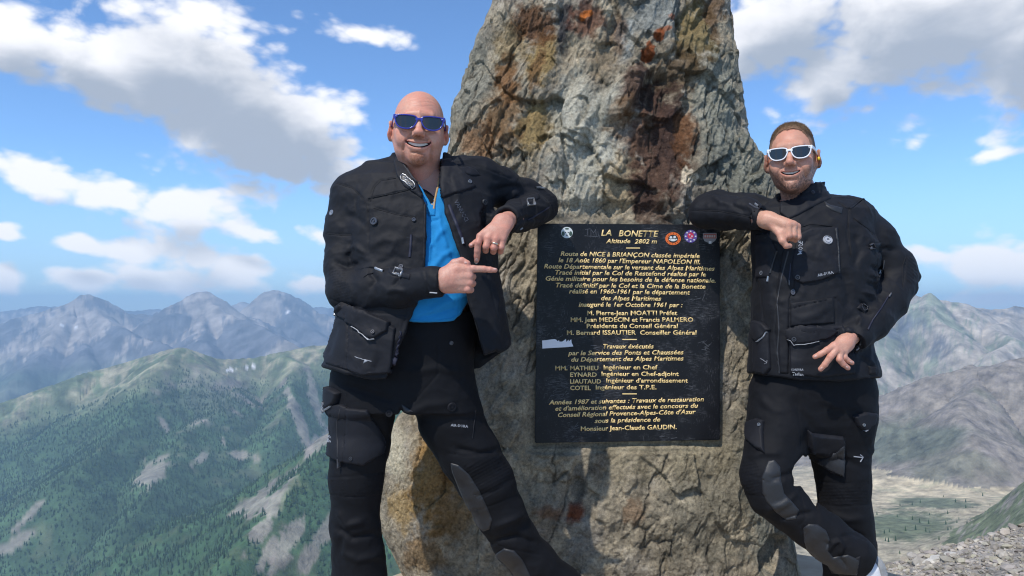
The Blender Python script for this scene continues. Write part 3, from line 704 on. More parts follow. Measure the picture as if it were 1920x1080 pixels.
    ps(s, 'sticker_base', ell(1063, 436, 11, 10.5), wh, .0012)
    for a in [(1056, 438, 3, 4.5), (1070, 438, 3, 4.5), (1063, 429, 4, 1.5)]: ps(s, 'printed_mark', ell(*a, 14), (.05, .09, .07), .0017)
    for a in [(1060.5, 436, 1.1, 1.1), (1065.5, 436, 1.1, 1.1), (1063, 441, 2, .9)]: ps(s, 'printed_mark', ell(*a, 10), blk, .0017)
    s = sticker('round orange club sticker with black and white centre on the plaque', 1262, 447.5)
    ps(s, 'sticker_base', ell(1262, 447.5, 14.5, 12), (.72, .15, .03), .0012); ps(s, 'printed_disc', ell(1262, 447.5, 9.3, 7.6), blk, .0017)
    for a in [(1258, 445, 2.6, 2.4), (1265, 444.5, 2.6, 2.4), (1262, 450, 5.4, 2.4), (1255.5, 449, 1.4, 1.4), (1268.5, 449, 1.4, 1.4)]: ps(s, 'printed_mark', ell(*a, 12), wh, .0021)
    for k in range(14):
        an = .3 + k * .45 
        if 2.9 < an % 6.283 < 3.4: continue
        ps(s, 'printed_letter', ell(1262 + 11.9 * math.cos(an), 447.5 + 9.8 * math.sin(an), .8, .8, 6), blk, .0019)
    s = sticker('round purple sticker with red centre and white rim on the plaque', 1295, 443)
    ps(s, 'sticker_base', ell(1295, 443, 12, 12), (.11, .08, .30), .0012)
    for k in range(8): 
        an = k * .785; ps(s, 'printed_mark', ell(1295 + 9.3 * math.cos(an), 443 + 9.3 * math.sin(an), 1.7, 1.3, 8), wh, .0017)
    ps(s, 'printed_disc', ell(1295, 442, 6, 6.2), (.50, .04, .09), .0017)
    for a in [(1293, 440, 1.6, 1.4), (1297.5, 443, 1.6, 1.6), (1295, 446.5, 2.6, .9)]: ps(s, 'printed_mark', ell(*a, 8), (.55, .5, .6), .0021)
    s = sticker('shield shaped sticker with faded red lettering at right of the plaque', 1331, 446)
    ps(s, 'sticker_base', [(1318.5, 437), (1343.5, 437), (1344, 446), (1341, 451), (1336, 455), (1328, 455), (1321, 452), (1318, 446)], (.30, .29, .30), .0012)
    ps(s, 'printed_band', [(1319.5, 438.5), (1343, 438.5), (1343, 447), (1319.5, 447)], (.42, .13, .11), .0017)
    for k in range(5): ps(s, 'printed_letter', [(1321 + k * 4.3, 441), (1324 + k * 4.3, 440.5), (1324 + k * 4.3, 445), (1321 + k * 4.3, 445.3)], (.50, .46, .44), .0021)
    ps(s, 'printed_square', [(1329, 452), (1334, 452), (1334, 457), (1329, 457)], (.7, .7, .72), .0021)
    s = sticker('torn strip of white sticker at the left edge of the plaque', 1045, 645)
    tear = [(1016.5, 638.5), (1026, 637.5), (1033, 636.5), (1040, 635.8), (1043, 637), (1046, 640), (1048, 637.5), (1049, 640.5), (1054, 640.5), (1058, 638), (1061, 635.5), (1062, 641), (1066, 637), (1066.5, 640.5), (1071, 636), (1072, 643), (1075, 649.5), (1060, 651), (1040, 652), (1017, 653.5)]
    ps(s, 'paper', tear, (.74, .75, .80), .0012)
    scr = MatB('scratched_marble', .7, (.10, .105, .12), spec=.3).m
    def scratch(pts, w=.7):
        bm = bmesh.new()
        for (x0, y0), (x1, y1) in zip(pts[:-1], pts[1:]):
            d = math.hypot(x1 - x0, y1 - y0); ox, oy = -(y1 - y0) / d * w / 2, (x1 - x0) / d * w / 2
            q = [P(x0 + ox, y0 + oy, PLY - .0006), P(x1 + ox, y1 + oy, PLY - .0006), P(x1 - ox, y1 - oy, PLY - .0006), P(x0 - ox, y0 - oy, PLY - .0006)]
            bm.faces.new([bm.verts.new(tuple(c - o0)) for c in q])
        link('scratch', to_me(bm, 'scratch'), scr, root)
    for pts in [[(1097, 430), (1107, 429)], [(1102, 430), (1102, 441)], [(1108, 442), (1108, 430), (1113, 437), (1117, 430), (1118, 442)], [(1121, 434), (1122, 443)], [(1096, 442), (1122, 444)]]: scratch(pts)
    for k in range(70):
        cx = random.choice([1290, 1300, 1320, 1050, 1045, 1070, 1060, 1240, 1110]); cy = {1290: 728, 1300: 560, 1320: 650, 1050: 745, 1045: 625, 1070: 800, 1060: 690, 1240: 820, 1110: 655}[cx]
        x = cx + random.gauss(0, 9); y = cy + random.gauss(0, 6); a = random.gauss(-.3, .5) if cx != 1240 else random.gauss(0, .15); l = random.uniform(3, 14)
        x = min(max(x, 1012), 1336); scratch([(x, y), (x + l * math.cos(a) * .5, y + l * math.sin(a) * .5), (min(x + l * math.cos(a), 1346), y + l * math.sin(a) + random.uniform(-1, 1))], random.uniform(.35, .9))
build_plaque()

# ------------------------------------------------------------------ platform and rubble
def build_platform():
    n = 96; R = 1.45; cx, cy = .57, 2.2
    v = []; rings = [(R, -.55), (R, -.02), (R - .012, -.004), (R - .03, 0), (R * .6, .002), (.02, .003)]
    a = np.arange(n) / n * 2 * math.pi
    for r, z in rings: v.append(np.stack([cx + r * np.cos(a), cy + r * np.sin(a), z + .0015 * RNG.normal(size=n) * (z > -.1)], -1))
    v = np.concatenate(v); q = grid_quads(len(rings), n, True)
    me = mesh_np('platform', v, quads=q)
    M = MatB('pale_concrete', .9, spec=.2); co = M.coord()
    M.color(M.mix(M.ramp(M.noise(co, 5, 7, .65), .3, .7), (.30, .24, .17), (.46, .39, .29))); M.normal(M.bump(M.noise(co, 60, 6, .7), .4, .006))
    link('platform', me, M.m, kind='structure')
build_platform()

def stone_mesh(name, seed, sub=2, flat=.5):
    bm = bmesh.new(); bmesh.ops.create_icosphere(bm, subdivisions=sub, radius=1)
    co = np.array([v.co[:] for v in bm.verts]); s = seed * 7.7
    for k in range(9):
        g = _g[(seed * 31 + k * 17) & 255].astype(float); d = co @ g; lim = .55 + .3 * (((seed + k) * 37) % 10) / 10
        co = co - np.outer(np.maximum(d - lim, 0), g)
    co = co * (1 + .16 * fbm(co * 1.8 + s, 3))[:, None] * [1, .8, flat]
    for v, c in zip(bm.verts, co): v.co = c
    return to_me(bm, name)
def build_rubble():
    M = MatB('grey_shale', .95, spec=.15); co = M.coord(); oi = M.n('ObjectInfo')
    n = M.noise(co, 6, 6, .7)
    M.color(M.mix(1., M.mix(M.ramp(n, .3, .7), (.20, .19, .17), (.42, .39, .34)), M.attr(), 'MULTIPLY')); M.normal(M.bump(n, .5, .05))
    sh = [stone_mesh('shape', k, 1, .35 + .1 * (k % 4)) for k in range(7)]
    arr = []
    for me in sh:
        c = np.zeros(len(me.vertices) * 3, np.float32); me.vertices.foreach_get('co', c)
        t = np.zeros(len(me.polygons) * 3, np.int32); me.polygons.foreach_get('vertices', t); arr.append((c.reshape(-1, 3), t.reshape(-1, 3)))
    v = []; f = []; cc = []; nv = 0
    def ground_z(x, y):
        i = np.clip(np.searchsorted(GV[:, 0, 1], y) - 1, 0, GV.shape[0] - 2); ty = (y - GV[i, 0, 1]) / (GV[i + 1, 0, 1] - GV[i, 0, 1])
        u = x / y * FPX + 960; j = np.clip(np.searchsorted(GPX[0], u) - 1, 0, GV.shape[1] - 2); tx = (u - GPX[0][j]) / (GPX[0][j + 1] - GPX[0][j])
        z = GV[..., 2]; return (z[i, j] * (1 - tx) + z[i, j + 1] * tx) * (1 - ty) + (z[i + 1, j] * (1 - tx) + z[i + 1, j + 1] * tx) * ty
    for k in range(5200):
        y = RNG.uniform(5.2, 9.2); px = RNG.uniform(1600, 1990); x = (px - 960) / FPX * y; s = float(np.clip(RNG.lognormal(-3.9, .55), .008, .085)) * y / 7
        c, t = arr[k % 7]; a = RNG.uniform(0, 6.28); R = np.array([[math.cos(a), -math.sin(a), 0], [math.sin(a), math.cos(a), 0], [0, 0, 1]])
        tl = RNG.normal(0, .25, 2); R = R @ np.array([[1, 0, tl[0]], [0, 1, tl[1]], [-tl[0], -tl[1], 1]])
        z = float(ground_z(x, y)); w = (c * s) @ R.T + [x, y, z + s * .15]; v.append(w); f.append(t + nv); nv += len(w)
        g = RNG.uniform(.6, 1.35); cc.append(np.broadcast_to([g, g * RNG.uniform(.94, 1), g * RNG.uniform(.85, 1)], w.shape))
    me = mesh_np('rubble', np.concatenate(v), tris=np.concatenate(f), smooth=False); add_col(me, np.concatenate(cc))
    link('rubble', me, M.m, kind='stuff', label='loose grey shale rubble covering the bank at lower right', cat='rubble')
    M2 = MatB('pale_limestone', .9, spec=.2); co = M2.coord(); n = M2.noise(co, 5, 7, .7)
    M2.color(M2.mix(M2.ramp(n, .3, .7), (.36, .34, .30), (.66, .63, .57))); M2.normal(M2.bump(n, .7, .05))
    M3 = MatB('dark_shale', .9, spec=.2); co = M3.coord(); n = M3.noise(co, 5, 7, .7)
    M3.color(M3.mix(M3.ramp(n, .3, .7), (.16, .15, .14), (.34, .32, .29))); M3.normal(M3.bump(n, .7, .05))
    for i, (px, py, w_, h_, mm, lab) in enumerate([(1742, 1053, 17, 9, M2, 'pale limestone lump at left end of the white outcrop on the rubble bank'), (1762, 1047, 22, 9, M2, 'largest pale limestone block in the middle of the white outcrop'),
                                  (1787, 1041, 19, 7, M2, 'flat pale limestone block at right end of the white outcrop'), (1722, 1060, 9, 5, M2, 'small pale stone lying left of the white outcrop'),
                                  (1714, 1073, 10, 7, M3, 'dark pointed stone at the bottom edge beside the slab'), (1806, 1054, 9, 5, M3, 'grey stone just right of and below the white outcrop'),
                                  (1815, 1071, 12, 5, M3, 'flat grey stone low in the middle of the rubble bank'), (1856, 1045, 9, 5, M3, 'grey stone on the skyline of the rubble bank'), (1894, 1037, 13, 6, M3, 'big grey stone near the right edge on the rubble bank'),
                                  (1868, 1067, 17, 5, M3, 'broad flat grey slab low on the right of the rubble bank'), (1908, 1062, 10, 6, M3, 'squat grey stone at the right edge of the rubble bank')]):
        # where the line of sight meets the bank
        Y = 6.0; 
        for _ in range(400):
            q = P(px, py, Y)
            if ground_z(q[0], Y) > q[2]: break
            Y += .02
        s = w_ / FPX * Y; me = stone_mesh('stone', 40 + i, 4, h_ / w_)
        c = np.array([v.co[:] for v in me.vertices]); c = c * (1 + .10 * fbm(c * 5 + i, 4, .6))[:, None]; me.vertices.foreach_set('co', (c * s).astype(np.float32).ravel()); me.update()
        o = link('stone', me, mm.m, label=lab, cat='stone', group='larger stones on the rubble bank'); o.location = (q[0], Y, q[2] - s * .1); o.rotation_euler = (0, 0, i * 1.3 if i > 3 else .2 * i)
build_rubble()
# ------------------------------------------------------------------ organic shapes: distance fields and surface nets
def smin(a, b, k):
    h = np.clip(.5 + .5 * (b - a) / k, 0, 1); return b + (a - b) * h - k * h * (1 - h)
def smax(a, b, k): return -smin(-a, -b, k)
def capsule(p, a, b, ra, rb):
    a = np.asarray(a, np.float32); b = np.asarray(b, np.float32); d = b - a
    t = np.clip(((p - a) @ d) / (d @ d + 1e-12), 0, 1); q = p - a - t[:, None] * d
    return np.sqrt(np.einsum('ij,ij->i', q, q)) - (ra + (rb - ra) * t)
def chain(p, pts, k=.0):
    """pts: list of (position, radius)"""
    r = None
    for (a, ra), (b, rb) in zip(pts[:-1], pts[1:]):
        d = capsule(p, a, b, ra, rb); r = d if r is None else (smin(r, d, k) if k else np.minimum(r, d))
    return r
def ellipsoid(p, c, r, rot=None):
    q = p - np.asarray(c, np.float32)
    if rot is not None: q = q @ np.asarray(rot, np.float32)      # columns are the local axes
    r = np.asarray(r, np.float32); k0 = np.sqrt(((q / r) ** 2).sum(1)); k1 = np.sqrt(((q / (r * r)) ** 2).sum(1)) + 1e-9
    return k0 * (k0 - 1) / k1
def rbox(p, c, h, r, rot=None):
    q = p - np.asarray(c, np.float32)
    if rot is not None: q = q @ np.asarray(rot, np.float32)
    q = np.abs(q) - (np.asarray(h, np.float32) - r)
    return np.sqrt((np.maximum(q, 0) ** 2).sum(1)) + np.minimum(q.max(1), 0) - r
def loft(p, rows):
    """upright trunk: rows of (z, centre x, half width, centre y, half depth[, tilt])"""
    rows = sorted(rows); z = [r[0] for r in rows]; zz = p[:, 2]
    cx, w, cy, d = (np.interp(zz, z, [r[i] for r in rows]) for i in (1, 2, 3, 4))
    e = 2.5
    k = (np.abs((p[:, 0] - cx) / w) ** e + np.abs((p[:, 1] - cy) / d) ** e) ** (1 / e)
    f = (k - 1) * np.minimum(w, d)
    return np.maximum(f, np.maximum(z[0] - zz, zz - z[-1]))
def mesh_sdf(f, lo, hi, h, keep=False, newton=1):
    lo = np.asarray(lo, float); n = np.ceil((np.asarray(hi) - lo) / h).astype(int); S = 4; n = (n + S - 1) // S * S
    ax = [lo[i] + np.arange(0, n[i] + 1, S) * h for i in range(3)]
    G = np.stack(np.meshgrid(*ax, indexing='ij'), -1).astype(np.float32); cs = G.shape[:3]
    fc = f(G.reshape(-1, 3)).reshape(cs).astype(np.float32)
    th = S * h * 1.9
    near = np.abs(fc) < th
    blk = np.zeros([c - 1 for c in cs], bool)
    for dx in (0, 1):
        for dy in (0, 1):
            for dz in (0, 1):
                blk |= near[dx:cs[0] - 1 + dx, dy:cs[1] - 1 + dy, dz:cs[2] - 1 + dz]
    F = np.repeat(np.repeat(np.repeat(fc, S, 0), S, 1), S, 2)[:n[0] + 1, :n[1] + 1, :n[2] + 1]
    msk = np.zeros(n + 1, bool); bi = np.argwhere(blk)
    o = np.arange(S + 1); bm_ = np.repeat(np.repeat(np.repeat(blk, S, 0), S, 1), S, 2)
    msk[:-1, :-1, :-1] = bm_
    for ax_ in range(3):
        sl = [slice(None)] * 3; s2 = [slice(None)] * 3; sl[ax_] = slice(1, None); s2[ax_] = slice(None, -1); m2 = msk.copy(); m2[tuple(sl)] |= msk[tuple(s2)]; msk = m2
    idx = np.argwhere(msk); pts = (lo + idx * h).astype(np.float32)
    out = np.empty(len(pts), np.float32)
    for s in range(0, len(pts), 400000): out[s:s + 400000] = f(pts[s:s + 400000])
    F[msk] = out
    I = F < 0
    # cells with a change of sign
    c = I[:-1, :-1, :-1].astype(np.int8)
    tot = np.zeros(c.shape, np.int8)
    for dx in (0, 1):
        for dy in (0, 1):
            for dz in (0, 1): tot += I[dx:n[0] + dx, dy:n[1] + dy, dz:n[2] + dz]
    act = (tot > 0) & (tot < 8); A = np.argwhere(act)
    vid = np.full(act.shape, -1, np.int32); vid[act] = np.arange(len(A))
    acc = np.zeros((len(A), 3)); cnt = np.zeros(len(A))
    C = np.array([(x, y, z) for x in (0, 1) for y in (0, 1) for z in (0, 1)])
    V = np.stack([F[A[:, 0] + q[0], A[:, 1] + q[1], A[:, 2] + q[2]] for q in C], 1)
    for i in range(8):
        for j in range(i + 1, 8):
            if np.abs(C[i] - C[j]).sum() != 1: continue
            a, b = V[:, i], V[:, j]; m = (a < 0) != (b < 0); t = np.where(m, a / np.where(m, a - b, 1), 0)
            acc += np.where(m[:, None], C[i] + t[:, None] * (C[j] - C[i]), 0); cnt += m
    v = lo + (A + acc / cnt[:, None]) * h
    Q = []
    for ax_ in range(3):
        sl = [slice(None)] * 3; s2 = [slice(None)] * 3; sl[ax_] = slice(1, None); s2[ax_] = slice(None, -1)
        o1, o2 = [i for i in range(3) if i != ax_]
        a, b = I[tuple(s2)], I[tuple(sl)]; ed = np.argwhere(a != b); ed = ed[(ed[:, o1] > 0) & (ed[:, o2] > 0) & (ed[:, o1] < n[o1]) & (ed[:, o2] < n[o2])]
        def cell(d1, d2):
            e = ed.copy(); e[:, o1] -= d1; e[:, o2] -= d2; return vid[e[:, 0], e[:, 1], e[:, 2]]
        q = np.stack([cell(1, 1), cell(0, 1), cell(0, 0), cell(1, 0)], 1)
        ins = a[ed[:, 0], ed[:, 1], ed[:, 2]]
        flip = ins if ax_ != 1 else ~ins
        q = np.where(flip[:, None], q, q[:, ::-1]); Q.append(q)
    Q = np.concatenate(Q); Q = Q[(Q >= 0).all(1)]
    v = v.astype(np.float32)
    for _ in range(newton):
        g = grad(f, v, h * .5); fv = f(v); v = v - np.clip(fv, -h, h)[:, None] * g * .8
    return v, Q
def grad(f, v, e):
    g = np.stack([f(v + np.eye(3, dtype=np.float32)[i] * e) - f(v - np.eye(3, dtype=np.float32)[i] * e) for i in range(3)], -1)
    return g / (np.linalg.norm(g, axis=1)[:, None] + 1e-9)
def vnormals(v, Q):
    a = v[Q[:, 2]] - v[Q[:, 0]]; b = v[Q[:, 3]] - v[Q[:, 1]]; n = np.cross(a, b); N = np.zeros_like(v)
    for i in range(4):
        for k in range(3): N[:, k] += np.bincount(Q[:, i], n[:, k], len(v))
    return N / (np.linalg.norm(N, axis=1)[:, None] + 1e-12)
def relax(v, Q, it=1, lam=.5):
    for _ in range(it):
        s = np.zeros_like(v); c = np.zeros(len(v))
        for i in range(4):
            j = (i + 1) % 4
            for k in range(3): s[:, k] += np.bincount(Q[:, i], v[Q[:, j], k], len(v)) + np.bincount(Q[:, j], v[Q[:, i], k], len(v))
            c += np.bincount(Q[:, i], minlength=len(v)) + np.bincount(Q[:, j], minlength=len(v))
        v = v + lam * (s / c[:, None] - v)
    return v.astype(np.float32)
def A3(px, py, Y): return tuple(float(c) for c in P(px, py, Y))
def R_(px_len, Y): return px_len / FPX * Y          # a size in photo pixels at depth Y, in metres

class Surf:
    """placing details on a finished surface"""
    def __init__(s, v, Q):
        s.bv = BVHTree.FromPolygons(v.tolist(), Q.tolist())
    def at(s, px, py, off=0.):
        d = P(px, py, 1.) - [0, 0, CAMZ]; d = Vector(d).normalized()
        h = s.bv.ray_cast(Vector((0, 0, CAMZ)), d)
        if h[0] is None:
            for r in (2, 4, 6, 9, 12, 16, 21, 27, 34):       # off the edge: take the nearest place that the surface does reach
                for k in range(8):
                    d2 = P(px + r * math.cos(k * .7854), py + r * math.sin(k * .7854), 1.) - [0, 0, CAMZ]; d2 = Vector(d2).normalized()
                    h = s.bv.ray_cast(Vector((0, 0, CAMZ)), d2)
                    if h[0] is not None: d = d2; break
                if h[0] is not None: break
            if h[0] is None: h = s.bv.find_nearest(Vector(P(px, py, 2.5)))
        n = h[1] if h[1].dot(d) < 0 else -h[1]
        return h[0] + n * off, n
def patch_mesh(S, poly, th, step=2.0, round_=3., inset=.0, curve=None):
    """a piece of cloth lying on a surface: outline in photo pixels, thickness th, rounded rim"""
    poly = [tuple(map(float, q)) for q in poly]
    # boundary, resampled
    B = []
    for (x0, y0), (x1, y1) in zip(poly, poly[1:] + poly[:1]):
        n = max(1, int(math.hypot(x1 - x0, y1 - y0) / step + .5))
        for i in range(n): B.append((x0 + (x1 - x0) * i / n, y0 + (y1 - y0) * i / n))
    xs = [q[0] for q in B]; ys = [q[1] for q in B]
    I = [(x + (.5 * step if r % 2 else 0), y) for r, y in enumerate(np.arange(min(ys), max(ys), step)) for x in np.arange(min(xs), max(xs), step)]
    if I:
        ia = np.array(I); sd = poly_sd(ia[:, 0], ia[:, 1], poly); I = [q for q, d in zip(I, sd) if d < -.6 * step]
    pts = B + I
    from mathutils.geometry import delaunay_2d_cdt
    vs, es, fs, *_ = delaunay_2d_cdt([Vector(q) for q in pts], [(i, (i + 1) % len(B)) for i in range(len(B))], [list(range(len(B)))], 1, 1e-5)
    arr = np.array([q[:] for q in vs]); sd = -poly_sd(arr[:, 0], arr[:, 1], poly)
    V = []; low = []
    for (x, y), d in zip(arr, sd):
        q, n = S.at(x, y)
        k = min(1, max(0, d) / round_) ; V.append(q + n * (th * (.35 + .65 * math.sqrt(1 - (1 - k) ** 2)))); low.append(q - n * .004)
    nb = len(V); tri = [tuple(f) for f in fs]
    # rim
    cnt = {}
    for t in tri:
        for a, b in zip(t, t[1:] + t[:1]): cnt[(a, b)] = cnt.get((a, b), 0) + 1
    faces = []
    cen = V[0]
    for t in tri:
        nn = (V[t[1]] - V[t[0]]).cross(V[t[2]] - V[t[0]])
        faces.append(t if nn.dot(Vector((0, 0, CAMZ)) - V[t[0]]) > 0 else t[::-1])
    ed = {}
    for t in faces:
        for a, b in zip(t, t[1:] + t[:1]): ed[(a, b)] = 1
    rim = [(a, b) for a, b in ed if (b, a) not in ed]
    V = V + low
    for a, b in rim: faces.append((b, a, a + nb, b + nb))
    me = bpy.data.meshes.new('patch'); me.from_pydata([q[:] for q in V], [], faces); me.update()
    me.polygons.foreach_set('use_smooth', np.ones(len(me.polygons), bool)); return me
def strip_mesh(S, path, width, th, step=2.0, closed=False):
    """a cord, seam tape or zip along a path on a surface (width in metres)"""
    pts = []
    if closed: path = list(path) + [path[0]]
    for (x0, y0), (x1, y1) in zip(path[:-1], path[1:]):
        n = max(1, int(math.hypot(x1 - x0, y1 - y0) / step + .5))
        for i in range(n): pts.append((x0 + (x1 - x0) * i / n, y0 + (y1 - y0) * i / n))
    pts.append(tuple(path[-1]))
    C = [S.at(x, y) for x, y in pts]; V = []; F = []
    for i, (q, n) in enumerate(C):
        t = (C[min(i + 1, len(C) - 1)][0] - C[max(i - 1, 0)][0]).normalized(); s = n.cross(t).normalized()
        for a, b in ((-1, -.5), (-.8, .7), (0, 1), (.8, .7), (1, -.5)): V.append(q + s * (a * width / 2) + n * (b * th))
        if i:
            o = (i - 1) * 5
            for k in range(4): F.append((o + k, o + k + 1, o + k + 6, o + k + 5))
    me = bpy.data.meshes.new('strip'); me.from_pydata([q[:] for q in V], [], F); me.update()
    me.polygons.foreach_set('use_smooth', np.ones(len(me.polygons), bool)); return me
def disc_mesh(S, px, py, r, th, prof=((1, 0), (1, .6), (.9, 1), (.62, 1), (.55, .55), (.3, .55), (.24, 1), (0, 1)), n=20, squash=1.):
    q, nn = S.at(px, py); t = Vector((1, 0, 0)); t = (t - nn * t.dot(nn)).normalized(); b = nn.cross(t)
    V = []; F = []
    for a, h in prof:
        for i in range(n): V.append(q + t * (math.cos(i / n * 6.2832) * a * r) + b * (math.sin(i / n * 6.2832) * a * r * squash) + nn * (h * th))
    for j in range(len(prof) - 1):
        for i in range(n): F.append((j * n + i, j * n + (i + 1) % n, (j + 1) * n + (i + 1) % n, (j + 1) * n + i))
    me = bpy.data.meshes.new('disc'); me.from_pydata([v[:] for v in V], [], F); me.update(); return me
def text_on(S, s, x0, y0, x1, y1, h, shear=0., bold=.01, off=.0012):
    """flat lettering following a surface: the baseline runs from (x0,y0) to (x1,y1), letters h px tall"""
    me, c = text_mesh(s, shear, bold, 1)
    a, b = c[:, 0].min(), c[:, 0].max(); t = (c[:, 0] - a) / (b - a); L = math.hypot(x1 - x0, y1 - y0); ux, uy = (x1 - x0) / L, (y1 - y0) / L
    X = x0 + t * (x1 - x0) + uy * (c[:, 1] / .72 * h); Y = y0 + t * (y1 - y0) - ux * (c[:, 1] / .72 * h)
    V = [S.at(x, y, off)[0] for x, y in zip(X, Y)]
    me.vertices.foreach_set('co', np.array([v[:] for v in V], np.float32).ravel()); me.update(); return me
def shift(me, root):
    o = np.array(root.location); n = len(me.vertices); co = np.zeros(n * 3, np.float32); me.vertices.foreach_get('co', co)
    me.vertices.foreach_set('co', (co.reshape(-1, 3) - o).astype(np.float32).ravel()); me.update(); return me
def part(name, me, mat, root, parent=None, label=None):
    """adds a part whose mesh was made in world coordinates"""
    me.name = name; return link(name, shift(me, root), mat, parent or root, label=label)

def cloth(name, col, rough=.62, weave=900, bumps=.25, sheen=.25, spec=.32, var=.25):
    M = MatB(name, rough, spec=spec); co = M.coord()
    w = M.noise(co, weave, 3, .6); n = M.noise(co, 14, 5, .6)
    M.color(M.mix(1., M.mix(M.ramp(n, .3, .7), tuple(np.array(col) * (1 - var)), tuple(np.array(col) * (1 + var))), M.mix(M.ramp(w, .3, .7), (.8, .8, .8), (1.2, 1.2, 1.2)), 'MULTIPLY'))
    M.b.inputs['Sheen Weight'].default_value = sheen; M.b.inputs['Sheen Roughness'].default_value = .5; M.b.inputs['Sheen Tint'].default_value = (.55, .6, .75, 1)
    M.normal(M.bump(w, bumps, .0015, M.bump(n, .12, .01))); return M.m
MJ = cloth('black_softshell', (.0050, .0055, .0082), .70, sheen=.02, spec=.27)
MT = cloth('black_trouser_cloth', (.0042, .0046, .0066), .74, sheen=.012, spec=.2)
MLE = cloth('dark_grey_leather', (.0135, .0145, .0175), .5, weave=260, bumps=.4, sheen=.05, spec=.45)
MPK = cloth('pocket_cloth', (.0065, .007, .0105), .68, sheen=.02, spec=.28)
MCO = cloth('collar_lining', (.035, .035, .038), .8, sheen=.1)
MSH = cloth('blue_polo_cloth', (.010, .20, .47), .75, weave=1400, bumps=.15, sheen=.1, spec=.2, var=.06)
MUN = cloth('black_undershirt', (.008, .007, .008), .9, sheen=.0)
MTAN = cloth('tan_edging', (.42, .27, .13), .8, sheen=.1)
MSEAM = cloth('seam_cord', (.006, .006, .008), .75, sheen=.0)
MSIL = MatB('silver_metal', .4, (.36, .37, .39), metal=.8).m
MGUN = MatB('gunmetal', .35, (.09, .09, .10), metal=.6).m
MREF = MatB('reflective_grey', .45, (.34, .35, .38), spec=.6).m
MPRT = MatB('white_print', .6, (.27, .28, .31)).m
MZIP = MatB('blue_zip', .6, (.010, .010, .026)).m
MRUB = MatB('black_rubber', .5, (.018, .018, .021)).m
def skin(name, base, blotch):
    M = MatB(name, .5, spec=.4); co = M.coord(); n = M.noise(co, 22, 5, .6); f = M.noise(co, 420, 3, .6)
    c = M.mix(M.ramp(n, .35, .7, 0, .6), M.attr(), M.mix(1., M.attr(), blotch, 'MULTIPLY'))
    c = M.mix(1., c, M.mix(M.ramp(f, .3, .7), (.9, .88, .88), (1.1, 1.1, 1.1)), 'MULTIPLY')
    M.color(c); M.b.inputs['Subsurface Weight'].default_value = .12; M.b.inputs['Subsurface Radius'].default_value = (.010, .004, .002); M.b.inputs['Subsurface Scale'].default_value = 1.
    M.normal(M.bump(f, .22, .0012, M.bump(M.noise(co, 90, 4, .6), .2, .003))); return M.m
MSK1 = skin('sunburnt_skin', None, (1.1, .8, .74)); MSK2 = skin('tanned_skin', None, (1.06, .86, .8))
MTEETH = MatB('teeth', .25, (.66, .62, .55)).m
MLENS = MatB('dark_lens', .06, (.006, .006, .009), spec=.7).m
# ------------------------------------------------------------------ heads, hands and glasses
def rot_from(yaw, pitch, roll):
    return np.array((Matrix.Rotation(math.radians(yaw), 3, 'Z') @ Matrix.Rotation(math.radians(pitch), 3, 'X') @ Matrix.Rotation(math.radians(roll), 3, 'Y')))
LENS = [(-.0275, .0115), (-.016, .0165), (.010, .0175), (.0275, .0165), (.0285, .009), (.025, -.006), (.015, -.0165), (-.002, -.0190), (-.016, -.0155), (-.0240, -.004)]
def lens_poly(side):      # outline of one lens round its centre, in head coordinates
    return [(side * (.0335 + x), z - .002) for x, z in LENS]
def smooth_poly(poly, it=2):
    for _ in range(it):
        q = []
        for a, b in zip(poly, poly[1:] + poly[:1]): q += [(.75 * a[0] + .25 * b[0], .75 * a[1] + .25 * b[1]), (.25 * a[0] + .75 * b[0], .25 * a[1] + .75 * b[1])]
        poly = q
    return poly
def gy(x): return -.108 + 2.6 * x * x                # curve of the glasses' front
